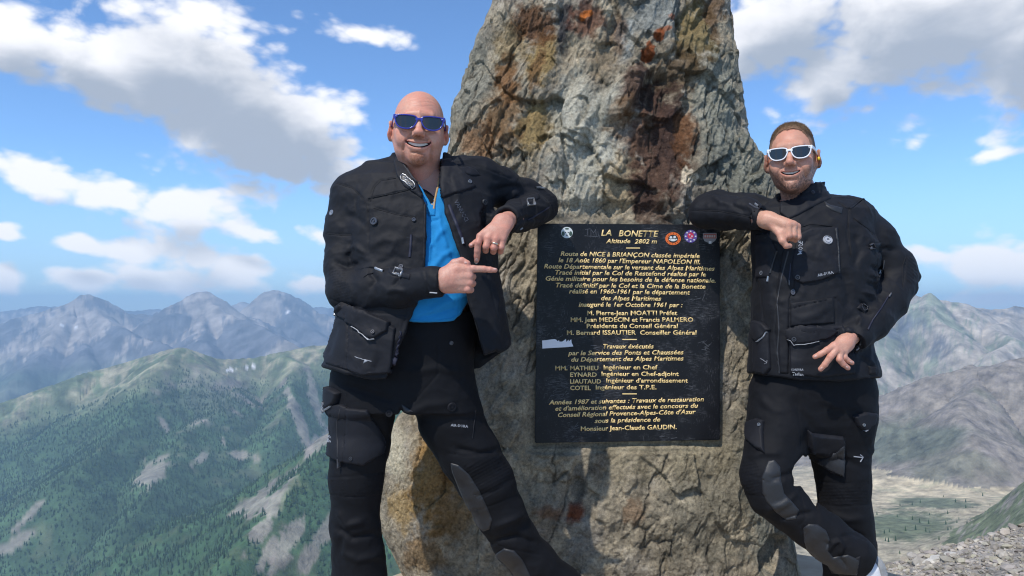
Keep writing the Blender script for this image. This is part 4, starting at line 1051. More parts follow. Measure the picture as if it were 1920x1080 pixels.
def head_sdf(k):
    """k: dict of traits; returns f(local points)"""
    def f(p):
        a = np.abs(p[:, 0]); m = np.stack([a, p[:, 1], p[:, 2]], -1)
        d = ellipsoid(m, (0, .018, .030), (k['skull'], .098, k['crown']))
        d = smin(d, ellipsoid(m, (0, -.020, -.022), (k['cheek'], .070, .088)), .03)
        d = smin(d, ellipsoid(m, (0, -.030, -.068), (k['jaw'], .054, .050)), .03)
        d = smin(d, capsule(m, (.030, -.005, -.080), (.058, .012, -.035), .022, .018), .03)
        d = smin(d, ellipsoid(m, (.041, -.062, -.030), (.027, .024, .024)), .022)
        d = smin(d, ellipsoid(m, (0, -.076, -.104), (k['chin'], .020, .019)), .025)
        d = smin(d, capsule(m, (0, -.086, .026), (.034, -.078, .024), .0125, .010), .016)
        d = smax(d, -ellipsoid(m, (.032, -.100, .000), (.020, .017, .014)), .012)
        d = smin(d, ellipsoid(m, (.032, -.078, -.001), (.014, .013, .012)), .006)
        # nose
        d = smin(d, capsule(m, (0, -.090, .012), (0, -.113, -.026), .0075, .0100), .012)
        d = smin(d, ellipsoid(m, (0, -.116, -.033), (k['nose'], .0115, .0100)), .007)
        d = smin(d, ellipsoid(m, (.0135, -.104, -.037), (.0085, .0105, .0085)), .006)
        d = smax(d, -ellipsoid(m, (.0065, -.111, -.0445), (.0036, .005, .0032)), .003)
        # muzzle, lips, open smile
        d = smin(d, ellipsoid(m, (0, -.066, -.070), (.034, .030, .030)), .02)
        sm = k['smile']; w = k['mouth']
        zc = -.0655 + sm * (a / w) ** 2
        up = chain(m, [((0, -.0975, -.0605), .0040), ((w * .45, -.0940, -.0595 + sm * .15), .0040), ((w * .98, -.0810, -.0655 + sm * 1.05), .0026)])
        lo = chain(m, [((0, -.0955, -.0745 - k['open'] * .6), .0058), ((w * .5, -.0920, -.0735 - k['open'] * .35 + sm * .2), .0054), ((w * .85, -.0845, -.0690 + sm * .65), .0040), ((w * .98, -.0800, -.0655 + sm * .98), .0026)])
        d = smin(d, up, .005); d = smin(d, lo, .006)
        hgt = k['open'] * np.clip(1 - (a / (w * .98)) ** 2, 0, 1) ** .6 + .0004
        cav = np.maximum(np.abs(p[:, 2] - (zc - .0025)) - hgt, a - w * .98); cav = np.maximum(cav, p[:, 1] + .066)
        d = smax(d, -cav, .0018)
        # folds beside the smile, crow's feet, chin crease: shallow furrows in the surface
        fr_ = (p[:, 1] < -.03)
        def furrow(pts, w_, amp):
            e = None
            for (x0, z0), (x1, z1) in zip(pts[:-1], pts[1:]):
                g_, _ = seg_dist(a, p[:, 2], x0, z0, x1, z1); e = g_ if e is None else np.minimum(e, g_)
            return amp * np.exp(-(e / w_) ** 2) * fr_
        kf = k['fold']
        d = smin(d, ellipsoid(m, (.040, -.072, -.044), (.017, .016, .015)), .012)
        d = d + furrow([(.0185, -.036), (.030, -.046), (.0405, -.062), (.0425, -.080)], .0030, .0016 * kf)
        d = d + furrow([(.060, -.004), (.070, -.001)], .0014, .0008 * kf) + furrow([(.060, -.010), (.070, -.013)], .0014, .0008 * kf) + furrow([(.022, -.032), (.045, -.026)], .0018, .0006 * kf)
        d = smin(d, ellipsoid(m, (.044, -.066, -.050), (.016, .017, .018)), .016)
        d = smax(d, -chain(m, [((0, -.0985, -.0905), .0026), ((.017, -.092, -.089), .002)]), .008)
        # ears
        rt = np.array([[math.cos(.45), -math.sin(.45), 0], [math.sin(.45), math.cos(.45), 0], [0, 0, 1]])
        er = ellipsoid(m, (k['ear'], .012, -.010), (.0080, .0200, .0320), rt)
        er = smax(er, -ellipsoid(m, (k['ear'] + .006, .006, -.006), (.006, .0115, .019), rt), .004)
        er = smin(er, ellipsoid(m, (k['ear'] - .002, .010, -.034), (.0065, .008, .008)), .004)
        er = smin(er, ellipsoid(m, (k['ear'] - .001, .000, -.012), (.004, .004, .007)), .003)
        d = smin(d, er, .005)
        if k.get('brow'):        # forehead lines
            for z0 in (.055, .066, .077):
                d = d + .0009 * np.exp(-((p[:, 2] - z0 - .004 * np.sin(p[:, 0] * 60 + z0 * 90)) / .0018) ** 2) * sstep(.05, .03, a) * (p[:, 1] < 0)
            d = d + .0005 * np.exp(-((a - .006) / .0022) ** 2) * np.exp(-((p[:, 2] - .030) / .008) ** 2) * (p[:, 1] < 0)
        return d
    return f
def make_head(k, px, py, Y, ypr, neck, neck_smooth=.02, extra=None):
    """skin mesh of head and neck in world coordinates; neck is a list of (point, radius)"""
    R = rot_from(*ypr); o = np.array(A3(px, py, Y)); s = k['scale']
    f0 = head_sdf(k)
    loc = lambda p: ((p - o) @ R / s).astype(np.float32)
    def f(p):
        d = f0(loc(p)) * s
        d = smin(d, chain(p, neck, .02), neck_smooth)
        return d
    nk = np.array([q[0] for q in neck]); lo = np.minimum(o - .15 * s, nk.min(0) - .09); hi = np.maximum(o + .15 * s, nk.max(0) + .09); lo[2] = nk[:, 2].min() - .04
    v, Q = mesh_sdf(f, lo, hi, .0026, newton=2)
    L = loc(v); return v, Q, L, R, o, s
def head_colour(k, L, v, tone):
    x, y, z = L[:, 0], L[:, 1], L[:, 2]; a = np.abs(x); C = np.zeros((len(L), 3)); C[:] = tone['base']
    def put(m, c): C[:] = C * (1 - m[:, None]) + np.asarray(c) * m[:, None]
    n = fbm(L * 45, 4, .6); n2 = fbm(L * 190, 3, .65); n3 = fbm(L * 100 + 5, 3, .6); front = sstep(-.02, -.06, y)
    put(sstep(.6, 0, n + .2) * .25, tone['pale'])
    for c, r, am in (((.045, -.07, -.03), .026, .6), ((0, -.115, -.03), .020, .75), ((.082, .01, -.005), .03, .6), ((0, -.09, .06), .045, .3), ((0, -.06, .10), .05, .25)):
        d = np.sqrt((a - c[0]) ** 2 + (y - c[1]) ** 2 + (z - c[2]) ** 2) + .006 * n; put(sstep(r, r * .3, d) * am, tone['red'])
    put(sstep(-.115, -.15, z) * .5, tone['red'])
    w = k['mouth']; zc = -.0655 + k['smile'] * (a / w) ** 2
    lip = sstep(.0105, .006, np.abs(z - zc + .003)) * sstep(w * 1.02, w * .9, a) * sstep(-.076, -.082, y); put(lip * .75, tone['lip'])
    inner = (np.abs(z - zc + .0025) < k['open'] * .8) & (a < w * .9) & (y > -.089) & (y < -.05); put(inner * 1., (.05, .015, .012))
    if 'beard' in tone:
        m = tone['beardmask'](a, y, z, n, n2) * (1 - lip); put(m, tone['beard'])
    ms = sstep(.12, .34, n3)[:, None] * .28; C = C * (1 - ms) + C * np.array([1.05, .78, .72]) * ms
    return np.clip(C * (1 + .16 * n2)[:, None], .01, .9)
def hand_sdf(p, palm, fingers, thumb, wrist, kp=.010):
    """palm: metacarpals as chains; fingers stay apart; everything flows into the palm"""
    d = None
    for c in palm: e = chain(p, c); d = e if d is None else smin(d, e, .012)
    d = smin(d, chain(p, wrist), .022)
    for c in fingers:
        e = chain(p, c, .003); d = smin(d, e, .0035)
    d = smin(d, chain(p, thumb, .004), .008)
    return d
def J(px, py, Y, r): return (A3(px, py, Y), r)
def make_hand(palm, fingers, thumb, wrist, knuckles=(), nails=()):
    f0 = lambda p: hand_sdf(p, palm, fingers, thumb, wrist)
    allp = np.array([q[0] for c in list(palm) + list(fingers) + [thumb, wrist] for q in c])
    v, Q = mesh_sdf(f0, allp.min(0) - .036, allp.max(0) + .036, .0021, newton=1)
    N = vnormals(v, Q)
    # tendons, creases
    d = .0006 * fbm(v * 140, 3, .6) + .0007 * fbm(v * 60, 2)
    v = v + N * d[:, None]
    C = np.zeros((len(v), 3)); return v, Q, C
def hand_colour(v, fingers, base, red, pale):
    n = fbm(v * 70, 4, .6); n2 = fbm(v * 300, 3, .6); C = np.zeros((len(v), 3)); C[:] = base
    for c in fingers:
        for q, r in c:
            dd = np.linalg.norm(v - np.array(q), axis=1); m = sstep(r * 1.7, r * .6, dd) * .45; C[:] = C * (1 - m[:, None]) + np.asarray(red) * m[:, None]
    m = sstep(.0, .5, n) * .4; C[:] = C * (1 - m[:, None]) + np.asarray(pale) * m[:, None]
    return np.clip(C * (1 + .1 * n2)[:, None], .01, .9)
def nail_on(S, px, py, rx, ry, ang, mat, root, parent):
    c, s = math.cos(math.radians(ang)), math.sin(math.radians(ang))
    pts = [(px + rx * math.cos(t) * c - ry * math.sin(t) * s, py + rx * math.cos(t) * s + ry * math.sin(t) * c) for t in np.linspace(0, 6.283, 12, endpoint=False)]
    part('fingernail', patch_mesh(S, pts, .0007, .9, .8), mat, root, parent)
def make_glasses(root, L2W0, framecol, s, ear, hinge, gs=1., gz=1.):
    ear = ear / gs; L2W = lambda q: L2W0(np.asarray(q) * [gs, 1, gz])
    gl = bpy.data.objects.new('sunglasses', None); COL.objects.link(gl); gl.parent = root
    fm = framecol
    pl = smooth_poly(lens_poly(1), 2)
    def frame(p):
        a = np.abs(p[:, 0]); sd = poly_sd(a, p[:, 2], pl); rim = np.abs(sd - .0019) - .0019
        br = np.maximum(np.abs(p[:, 2] - .0075 + 18 * a * a) - .0032, a - .010); horn = np.maximum(np.abs(p[:, 2] - .0125 - (a - .058) * .25) - .0042, np.abs(a - .062) - .0050)
        d = smin(smin(rim, br, .002), horn, .003); g = p[:, 1] - (-.108 + 2.6 * a * a)
        d = smax(d, np.abs(g) - .0021, .0012)
        # temples run back over the ears
        t = np.clip((p[:, 1] + .098) / .11, 0, 1); xt = .0655 + (ear + .002 - .0655) * t ** .6; zt = .012 - .0115 * t ** 3
        tm = np.maximum(np.maximum(np.abs(a - xt) - .0019, np.abs(p[:, 2] - zt) - (.0055 - .0025 * t)), np.abs(p[:, 1] + .043) - .056)
        return smin(d, tm, .0015)
    v, Q = mesh_sdf(frame, (-.086, -.118, -.032), (.086, .02, .028), .0013, newton=1)
    me = mesh_np('frame', L2W(v) - np.array(root.location), quads=Q); link('frame', me, fm, gl)
    for sd_ in (-1, 1):
        def lens(p):
            sd = poly_sd(p[:, 0] * sd_, p[:, 2], pl); g = p[:, 1] - (-.1065 + 2.6 * p[:, 0] ** 2); return smax(sd - .001, np.abs(g) - .0009, .0004)
        v, Q = mesh_sdf(lens, (min(sd_ * .002, sd_ * .066) - .002, -.115, -.03), (max(sd_ * .002, sd_ * .066) + .002, -.088, .022), .0011)
        link('lens', mesh_np('lens', L2W(v) - np.array(root.location), quads=Q), MLENS, gl)
        # hinge rivets
        bm = bmesh.new(); bmesh.ops.create_uvsphere(bm, u_segments=8, v_segments=6, radius=.0016)
        c = L2W(np.array([[sd_ * .0605, gy(.0605) - .0022, .0125]]))[0] - np.array(root.location)
        for q in bm.verts: q.co = Vector((q.co.x * 1.5, q.co.y, q.co.z * .8)) + Vector(c)
        link('rivet', to_me(bm, 'rivet'), hinge, gl)
    return gl
def make_teeth(root, L2W, k):
    w = k['mouth'] * .80
    def f(p):
        a = np.abs(p[:, 0]); arc = p[:, 1] + .0865 - 5.5 * a * a
        cell = .0078; u = (a + .0 * a) / cell; gap = .0007 * np.clip(1 - np.abs((u - np.floor(u)) - 0) * 12, 0, 1) + .0007 * np.clip(1 - np.abs((u - np.floor(u)) - 1) * 12, 0, 1)
        zt = -.0655 + k['smile'] * (a / k['mouth']) ** 2 + k['open'] * .15
        return np.maximum(np.maximum(np.abs(arc) - .0022 + gap * 1.5, np.abs(p[:, 2] - zt) - (k['open'] * .80) * np.clip(1 - (a / k['mouth']) ** 2, .05, 1)), a - w)
    v, Q = mesh_sdf(f, (-.04, -.095, -.085), (.04, -.06, -.045), .0010, newton=0); v = relax(v, Q, 1)
    link('teeth', mesh_np('teeth', L2W(v) - np.array(root.location), quads=Q), MTEETH, root)

def make_boot(root, x, y, yaw, mat, name='boot', z0=0., top=.2):
    c, s_ = math.cos(yaw), math.sin(yaw)
    def f(p):
        q = np.stack([(p[:, 0] - x) * c + (p[:, 1] - y) * s_, -(p[:, 0] - x) * s_ + (p[:, 1] - y) * c, p[:, 2] - z0], -1)
        e = chain(q, [((0, .05, .05), .046), ((0, -.06, .055), .048), ((0, -.15, .045), .043)], .02); e = smin(e, chain(q, [((0, .04, .06), .048), ((0, .03, top), .05)]), .03); return smax(e, .004 - q[:, 2], .004)
    garment(name, f, (x - .25, y - .25, z0 - .01), (x + .25, y + .25, z0 + .28), mat, root, .006, None)
def folds_px(v, N, items, front=True):
    """creases and seams: (path in photo pixels, half width px, depth mm, + is out)"""
    px, py = proj(v); D = np.zeros(len(v)); fr = N[:, 1] < .15
    for path, w, amp in items:
        d = None
        for i, (a, b) in enumerate(zip(path[:-1], path[1:])):
            e, t = seg_dist(px, py, *a, *b)
            d = e if d is None else np.minimum(d, e)
        ex = np.minimum(np.hypot(px - path[0][0], py - path[0][1]), np.hypot(px - path[-1][0], py - path[-1][1]))
        tl = 1 if w < 2.4 else np.clip(ex / (w * 2.5), .15, 1)
        D += np.where(fr, amp * .001 * (1.25 if w > 2 else 1) * np.exp(-(d / w) ** 2) * tl, 0)
    return v + N * D[:, None].astype(np.float32)
def ribs_px(v, N, poly, ang, period, amp):
    px, py = proj(v); m = sstep(1, -3, poly_sd(px, py, poly)) * (N[:, 1] < .2)
    u = (px * math.cos(math.radians(ang)) + py * math.sin(math.radians(ang))) / period
    return v + N * (amp * .001 * m * (np.abs(np.sin(math.pi * u)) - .5))[:, None].astype(np.float32)
def rumple(v, N, amp=.004, sc=7, st=(1, 1, 1.8), seed=0):
    p = v * np.array(st) * sc + seed; q = p + .5 * fbm(p * .7, 2)[:, None]
    a = ridged(q, 3, .5) - .55; b = fbm(p * 3.2, 3, .5)
    p2 = v * np.array([1.5, 1, 1.1]) * sc * 2.4 + seed + .6 * fbm(p * 1.1 + 8, 2)[:, None]; c = ridged(p2, 2, .5) - .5
    return v + N * (amp * a + amp * .25 * b + amp * .42 * c * sstep(-.15, .25, fbm(p * .5 + 4, 2)))[:, None].astype(np.float32)
def garment(name, f, lo, hi, mat, root, h=.0045, rum=(.004, 7, (1, 1, 1.8), 0), folds=(), ribs=()):
    v, Q = mesh_sdf(f, lo, hi, h, newton=1); N = vnormals(v, Q)
    if rum: v = rumple(v, N, *rum); N = vnormals(v, Q)
    v = folds_px(v, N, folds)
    for r in ribs: v = ribs_px(v, N, *r)
    me = mesh_np(name, v - np.array(root.location), quads=Q); o = link(name, me, mat, root)
    return Surf(v, Q), o
def trunk_rows(rows, bias=0):
    """(py, xL, xR, Y centre, half depth) in photo pixels -> loft rows in metres"""
    out = []
    for py, l, r, Y, d in rows:
        a = P(l, py, Y); b = P(r, py, Y); out.append((float(a[2]), float(a[0] + b[0]) / 2, float(b[0] - a[0]) / 2 + bias, Y, d + bias))
    return out
def limb(p, js, k=.03): return chain(p, [(A3(x, y, Y), r) for x, y, Y, r in js], k)
def pxpoly(p, poly):
    """signed distance to a photo outline, in metres at depth of the point"""
    x, y = proj(p); return (poly_sd(x, y, poly) / FPX * p[:, 1])
# ------------------------------------------------------------------ the man at the left
def build_man_one():
    root = bpy.data.objects.new('person', None); COL.objects.link(root); root.location = (-.42, 2.5, 0)
    root['label'] = 'bald man in open black motorcycle jacket, blue shirt and blue sunglasses, pointing at the plaque'; root['category'] = 'person'
    loc = np.array(root.location)
    k = dict(skull=.0765, crown=.088, cheek=.0720, jaw=.0635, chin=.0235, nose=.0155, smile=.0135, mouth=.0420, open=.0066, fold=2.2, ear=.0855, brow=True, scale=1.09, gs=1.15, tb=1)
    neck = [(A3(787, 275, 2.50), .058), (A3(787, 305, 2.50), .064), (A3(790, 335, 2.52), .068), (A3(790, 365, 2.54), .075)]
    hv, hQ, HL, HR, ho, hs = make_head(k, 785, 242, 2.475, (8, 2, 2.6), neck)
    tone = dict(base=(.53, .27, .19), pale=(.62, .36, .26), red=(.52, .185, .13), lip=(.42, .15, .12), beard=(.20, .085, .035))
    def bmask(a, y, z, n, n2):
        g = sstep(.030, .016, np.hypot(a * .9, (z + .103) * 1.0) + .010 * n) * (z < -.085); mo = sstep(.0075, .003, np.abs(z + .0475 + .14 * np.maximum(a - .012, 0)) + .003 * n) * sstep(.036, .028, a) * (y < -.085)
        side = sstep(.008, .002, np.abs(a - .042 - .0 * z) + .006 * n) * sstep(-.06, -.07, z) * sstep(-.115, -.1, z)
        return np.clip(np.maximum(np.maximum(g * .9, mo * .75), side * .5) * (.75 + .8 * n2) * (y < -.03), 0, 1)
    tone['beardmask'] = bmask
    hC = head_colour(k, HL, hv, tone)
    L2W = lambda q: (np.asarray(q) * hs) @ HR.T + ho
    # right hand, pointing
    Y = 2.215
    wr = [J(806, 530, 2.255, .031), J(828, 527, 2.235, .029), J(838, 525, 2.228, .030)]
    palm = [[J(834, 511, Y + .008, .016), J(858, 505, Y, .0165), J(878, 506, Y, .0125)], [J(836, 520, Y, .018), J(880, 518, Y - .004, .0125)],
            [J(836, 531, Y, .018), J(881, 531, Y - .002, .0120)], [J(838, 541, Y + .005, .014), J(877, 543, Y + .004, .0110)],
            [J(842, 517, Y + .022, .018), J(868, 524, Y + .026, .018)], [J(842, 535, Y + .022, .016), J(866, 537, Y + .024, .016)]]
    idx = [J(878, 505.5, Y, .0118), J(888, 504, Y, .0108), J(908, 504.5, Y + .002, .0096), J(919, 505.8, Y + .003, .0088), J(928.5, 506.8, Y + .004, .0072)]
    fg = [idx]
    for i, (x, y) in enumerate([(881, 518), (881, 530.5), (877, 542.5)]):
        fg.append([J(x, y, Y - .003, .0108), J(x + 5.5, y + 1, Y + .024, .0100), J(x - 6, y + 1, Y + .046, .0088), J(x - 17, y, Y + .040, .0082)])
    th = [J(840, 508, Y + .016, .0165), J(852, 494, Y + .010, .0132), J(866, 489.5, Y + .004, .0112), J(876.5, 493.5, Y + .000, .0090)]
    v1, Q1, _ = make_hand(palm, fg, th, wr); c1 = hand_colour(v1, fg + [th], (.50, .27, .20), (.52, .20, .155), (.56, .33, .25))
    # left hand, hanging from the leaning arm
    Y = 2.325
    wr = [J(966, 410, 2.47, .030), J(950, 413, 2.41, .028), J(941, 419, 2.375, .028)]
    kn = [(901, 443, Y - .004), (915, 447, Y - .008), (929, 449, Y - .006), (942, 449, Y + .002)]
    palm = [[J(940 + i * 4.5, 413 + i * 2.5, 2.37, .0165), J((940 + i * 4 + x) / 2, (416 + y) / 2, (2.355 + YY) / 2, .0165), J(x, y, YY, .0128)] for i, (x, y, YY) in enumerate(kn)]
    palm.append([J(930, 428, 2.378, .02), J(922, 444, 2.36, .017)])
    fg = [[J(901, 444, Y - .004, .0125), J(896.5, 455, Y - .010, .0108), J(895, 470, Y - .004, .0104), J(894.5, 480, Y + .002, .0097), J(894, 488, Y + .008, .0082)],
          [J(915, 448, Y - .008, .0122), J(911.5, 462, Y - .014, .0108), J(910.5, 469.5, Y + .006, .0098), J(912, 464, Y + .028, .0085)],
          [J(929, 450, Y - .006, .0120), J(926, 465, Y - .012, .0108), J(925, 471.5, Y + .008, .0098), J(926, 465, Y + .028, .0085)],
          [J(942, 450, Y + .002, .0115), J(940, 464, Y - .004, .0100), J(938.5, 471.5, Y + .012, .0090), J(938, 465, Y + .03, .008)]]
    th = [J(922, 432, Y + .03, .017), J(906, 446, Y + .026, .0125), J(892, 455, Y + .018, .0098), J(883.5, 460, Y + .010, .0080)]
    v2, Q2, _ = make_hand(palm, fg, th, wr); c2 = hand_colour(v2, fg + [th], (.50, .26, .19), (.50, .19, .145), (.56, .32, .24))
    # the rest of the figure under the clothes
    def core(p):
        d = loft(p, trunk_rows([(330, 700, 880, 2.54, .07), (400, 700, 890, 2.53, .10), (560, 690, 880, 2.52, .11), (700, 690, 860, 2.52, .10), (745, 690, 860, 2.52, .09)]))
        d = smin(d, chain(p, neck), .03)
        for js in ([(690, 370, 2.53, .045), (652, 540, 2.46, .038), (806, 530, 2.255, .030)], [(880, 350, 2.55, .045), (1005, 388, 2.77, .038), (960, 411, 2.46, .028)],
                   [(690, 760, 2.5, .07), (668, 900, 2.48, .05), (672, 1150, 2.5, .04)], [(830, 760, 2.52, .07), (905, 910, 2.55, .05), (1050, 1110, 2.62, .04)]): d = smin(d, limb(p, js), .03)
        return d
    v3, Q3 = mesh_sdf(core, (-.75, 2.1, .05), (.25, 2.9, 1.6), .012)
    Vs = [hv, v1, v2, v3]; Cs = [hC, c1, c2, np.tile((.45, .24, .18), (len(v3), 1))]; off = np.cumsum([0] + [len(q) for q in Vs])
    me = mesh_np('body', np.concatenate(Vs) - loc, quads=np.concatenate([q + o for q, o in zip([hQ, Q1, Q2, Q3], off)])); add_col(me, np.concatenate(Cs))
    body = link('body', me, MSK1, root)
    S1, S2 = Surf(v1, Q1), Surf(v2, Q2); MN = MatB('fingernail', .35, (.60, .36, .30)).m
    nail_on(S2, 894, 487, 3.2, 2.8, 0, MN, root, body); nail_on(S1, 928, 504.5, 3, 2, 5, MN, root, body); nail_on(S1, 873, 492.5, 3, 2, 20, MN, root, body); nail_on(S2, 884, 459, 2.6, 2, 30, MN, root, body)
    # ring
    a, b = np.array(A3(928.3, 456, 2.315)), np.array(A3(927.0, 461, 2.312)); ax = (b - a) / np.linalg.norm(b - a)
    bm = bmesh.new(); M4 = Vector(ax).to_track_quat('Z', 'Y').to_matrix(); n = 28; vs = []
    for i in range(n):
        for r, z in ((.0122, -.0022), (.0126, 0), (.0122, .0022), (.0112, 0)):
            q = M4 @ Vector((r * math.cos(i / n * 6.2832), r * math.sin(i / n * 6.2832), z)) + Vector((a + b) / 2 - loc); vs.append(bm.verts.new(q))
    for i in range(n):
        for j in range(4): bm.faces.new([vs[i * 4 + j], vs[((i + 1) % n) * 4 + j], vs[((i + 1) % n) * 4 + (j + 1) % 4], vs[i * 4 + (j + 1) % 4]])
    link('finger_ring', to_me(bm, 'finger_ring'), MatB('ring_gold', .25, (.75, .58, .38), metal=1).m, root)
    BL = MatB('blue_plastic', .18, (.025, .03, .28), spec=.6).m
    make_glasses(root, L2W, BL, hs, .0800, MSIL, 1.12, 1.02); make_teeth(root, L2W, k)
    # ---- shirt and undershirt
    def shirt(p):
        d = loft(p, trunk_rows([(345, 745, 840, 2.53, .075), (380, 700, 890, 2.51, .115), (430, 690, 895, 2.495, .135), (500, 690, 895, 2.485, .150), (560, 690, 892, 2.48, .160), (606, 700, 885, 2.485, .158)]))
        d = smin(d, chain(p, [(A3(720, 355, 2.53), .05), (A3(790, 345, 2.53), .06), (A3(870, 352, 2.53), .05)]), .04)
        vn = pxpoly(p, [(750, 250), (783, 338), (806, 381), (811, 384), (824, 330), (830, 250)])
        d = smax(d, -np.maximum(vn, p[:, 1] - 2.60), .004)
        hem = pxpoly(p, [(600, 596), (760, 600), (775, 604), (822, 605), (850, 601), (863, 590), (880, 560), (960, 560), (960, 760), (600, 760)])
        return smax(d, -hem, .006)
    fo = [([(802, 470), (822, 440), (838, 425)], 5, 5), ([(800, 520), (830, 480), (855, 470)], 6, 5), ([(806, 420), (812, 450), (808, 500)], 4, -4), ([(795, 590), (830, 570), (862, 560)], 6, 4), ([(780, 596), (820, 588), (858, 575)], 3, -3),
          ([(822, 395), (826, 430), (840, 470)], 4, 4), ([(800, 400), (810, 414), (822, 412)], 2.2, -4), ([(803, 440), (815, 470)], 3, -4), ([(840, 470), (862, 500)], 4, -4)]
    SS, so = garment('shirt', shirt, (-.50, 2.25, 1.05), (-.05, 2.75, 1.62), MSH, root, .0045, (.003, 9, (1.6, 1, .8), 3), fo)
    def under(p):
        d = chain(p, neck[1:]) - .004; d = smin(d, ellipsoid(p, A3(790, 400, 2.51), (.09, .105, .085)), .03)
        return smax(d, -np.maximum(pxpoly(p, [(740, 250), (772, 325), (800, 349), (816, 349), (826, 330), (840, 250)]), p[:, 1] - 2.7), .004)
    garment('undershirt', under, (-.50, 2.33, 1.36), (-.12, 2.72, 1.62), MUN, root, .005, None)
    for pth in ([(786, 338), (795, 358), (807, 380), (811, 385)], [(826, 326), (822, 345), (816, 372), (813, 392)]):
        part('placket_edging', strip_mesh(SS, pth, .007, .0035), MTAN, root, so)
    part('placket', patch_mesh(SS, [(799, 372), (817, 372), (816, 405), (803, 405)], .0025), MSH, root, so)
    part('shirt_hem', strip_mesh(SS, [(772, 600), (800, 601), (824, 600), (848, 596), (862, 585)], .003, .0015), MSH, root, so)
    part('shirt_button', disc_mesh(SS, 808, 397, .0045, .002), MPRT, root, so)
    # ---- jacket
    rows = trunk_rows([(312, 700, 880, 2.54, .09), (335, 660, 905, 2.53, .125), (370, 648, 925, 2.52, .150), (430, 652, 930, 2.51, .170), (500, 655, 934, 2.50, .180), (560, 645, 945, 2.495, .185), (610, 632, 953, 2.495, .19), (650, 620, 960, 2.495, .195), (690, 606, 955, 2.50, .20), (722, 602, 950, 2.50, .20)])
    cut = [(752, 270), (768, 322), (792, 366), (800, 400), (799, 470), (792, 545), (768, 602), (748, 655), (724, 714), (700, 713), (640, 700), (592, 684), (560, 690), (560, 900), (1000, 900), (1000, 640), (957, 650), (952, 657), (937, 662), (930, 658), (908, 666), (896, 620), (876, 560), (871, 508), (852, 450), (834, 400), (826, 345), (832, 270)]
    def jacket(p):
        d = loft(p, rows)
        sh = chain(p, [(A3(752, 318, 2.545), .048), (A3(700, 340, 2.54), .062), (A3(668, 362, 2.53), .072)]); sh2 = chain(p, [(A3(832, 318, 2.545), .048), (A3(868, 330, 2.545), .070), (A3(900, 338, 2.56), .074)])
        d = smin(d, smin(sh, sh2, .02), .05)
        # collar ring
        q = p - np.array(A3(789, 318, 2.55)); rr = np.hypot(q[:, 0] / 1.02, q[:, 1] / 1.05); colr = np.maximum(np.abs(rr - .083 - .10 * np.maximum(q[:, 2], 0)) - .007, np.abs(q[:, 2] - .005) - .045)
        d = smin(d, colr, .02)
        d = smax(d, -chain(p, [(A3(787, 250, 2.5), .07), (A3(789, 310, 2.535), .072), (A3(790, 345, 2.54), .065)]), .01)
        ar = limb(p, [(662, 368, 2.53, .073), (650, 430, 2.51, .070), (650, 500, 2.475, .071), (656, 542, 2.44, .073)], .03)
        fr = limb(p, [(658, 545, 2.43, .074), (705, 545, 2.375, .071), (750, 540, 2.325, .062), (790, 531, 2.275, .046), (812, 528, 2.252, .044), (828, 528, 2.238, .044)], .02)
        fr = smax(fr, -(p - np.array(A3(829, 527, 2.237))) @ np.array([-.93, .36, 0]).astype(float) * -1 - .0, .004) if False else fr
        a1 = smin(ar, fr, .022)
        d2 = limb(p, [(895, 338, 2.56, .075), (940, 352, 2.64, .068), (985, 372, 2.74, .066), (1012, 384, 2.785, .062)], .03)
        f2 = limb(p, [(1014, 388, 2.78, .064), (994, 395, 2.67, .062), (972, 404, 2.54, .055), (953, 412, 2.435, .047)], .02)
        a2 = smin(d2, f2, .02)
        cutd = np.where(p[:, 1] < 2.60, pxpoly(p, cut), .2)
        low = pxpoly(p, [(540, 690), (592, 684), (640, 700), (700, 713), (760, 712), (900, 690), (957, 650), (1000, 640), (1000, 900), (540, 900)])
        d = smax(d, -cutd, .008); d = smax(d, -low, .008)
        # hollow towards the shirt
        d = np.minimum(smin(d, a2, .03), smin(a1, np.maximum(d, pxpoly(p, [(560, 300), (700, 300), (680, 470), (560, 470)])), .03))
        # cuff openings
        for c, ax, r in ((A3(829, 527, 2.236), (-.88, .22, 0.), .0335), (A3(948, 413, 2.415), (.28, .90, .0), .036)):
            axn = np.array(ax) / np.linalg.norm(ax); q = p - np.array(c); h = q @ axn; rad = np.sqrt(np.maximum((q ** 2).sum(1) - h * h, 0))
            near = (np.sqrt((q ** 2).sum(1)) < .085)
            d = np.where(near, smax(d, -h - 0., .003), d); d = np.where(near, smax(d, -np.maximum(rad - r, np.abs(h) - .03), .002), d)
        return d
    F = []
    s = lambda *q: list(q)
    # seams (narrow, inwards) and folds (wide)
    for pth in [s((628, 342), (660, 352), (680, 372)), s((692, 378), (700, 352), (712, 338), (741, 334)), s((700, 372), (740, 362), (775, 354)), s((612, 438), (640, 440), (658, 440)), s((700, 388), (745, 402), (778, 408)), s((690, 385), (692, 470)),
                s((655, 590), (655, 640), (652, 694)), s((768, 560), (748, 640), (735, 700)), s((905, 420), (915, 520), (935, 600)), s((840, 300), (900, 312), (960, 335)), s((975, 330), (968, 350), (950, 368)), s((620, 560), (680, 585), (760, 590)), s((796, 505), (803, 552))]:
        F.append((pth, 1.5, -2.6))
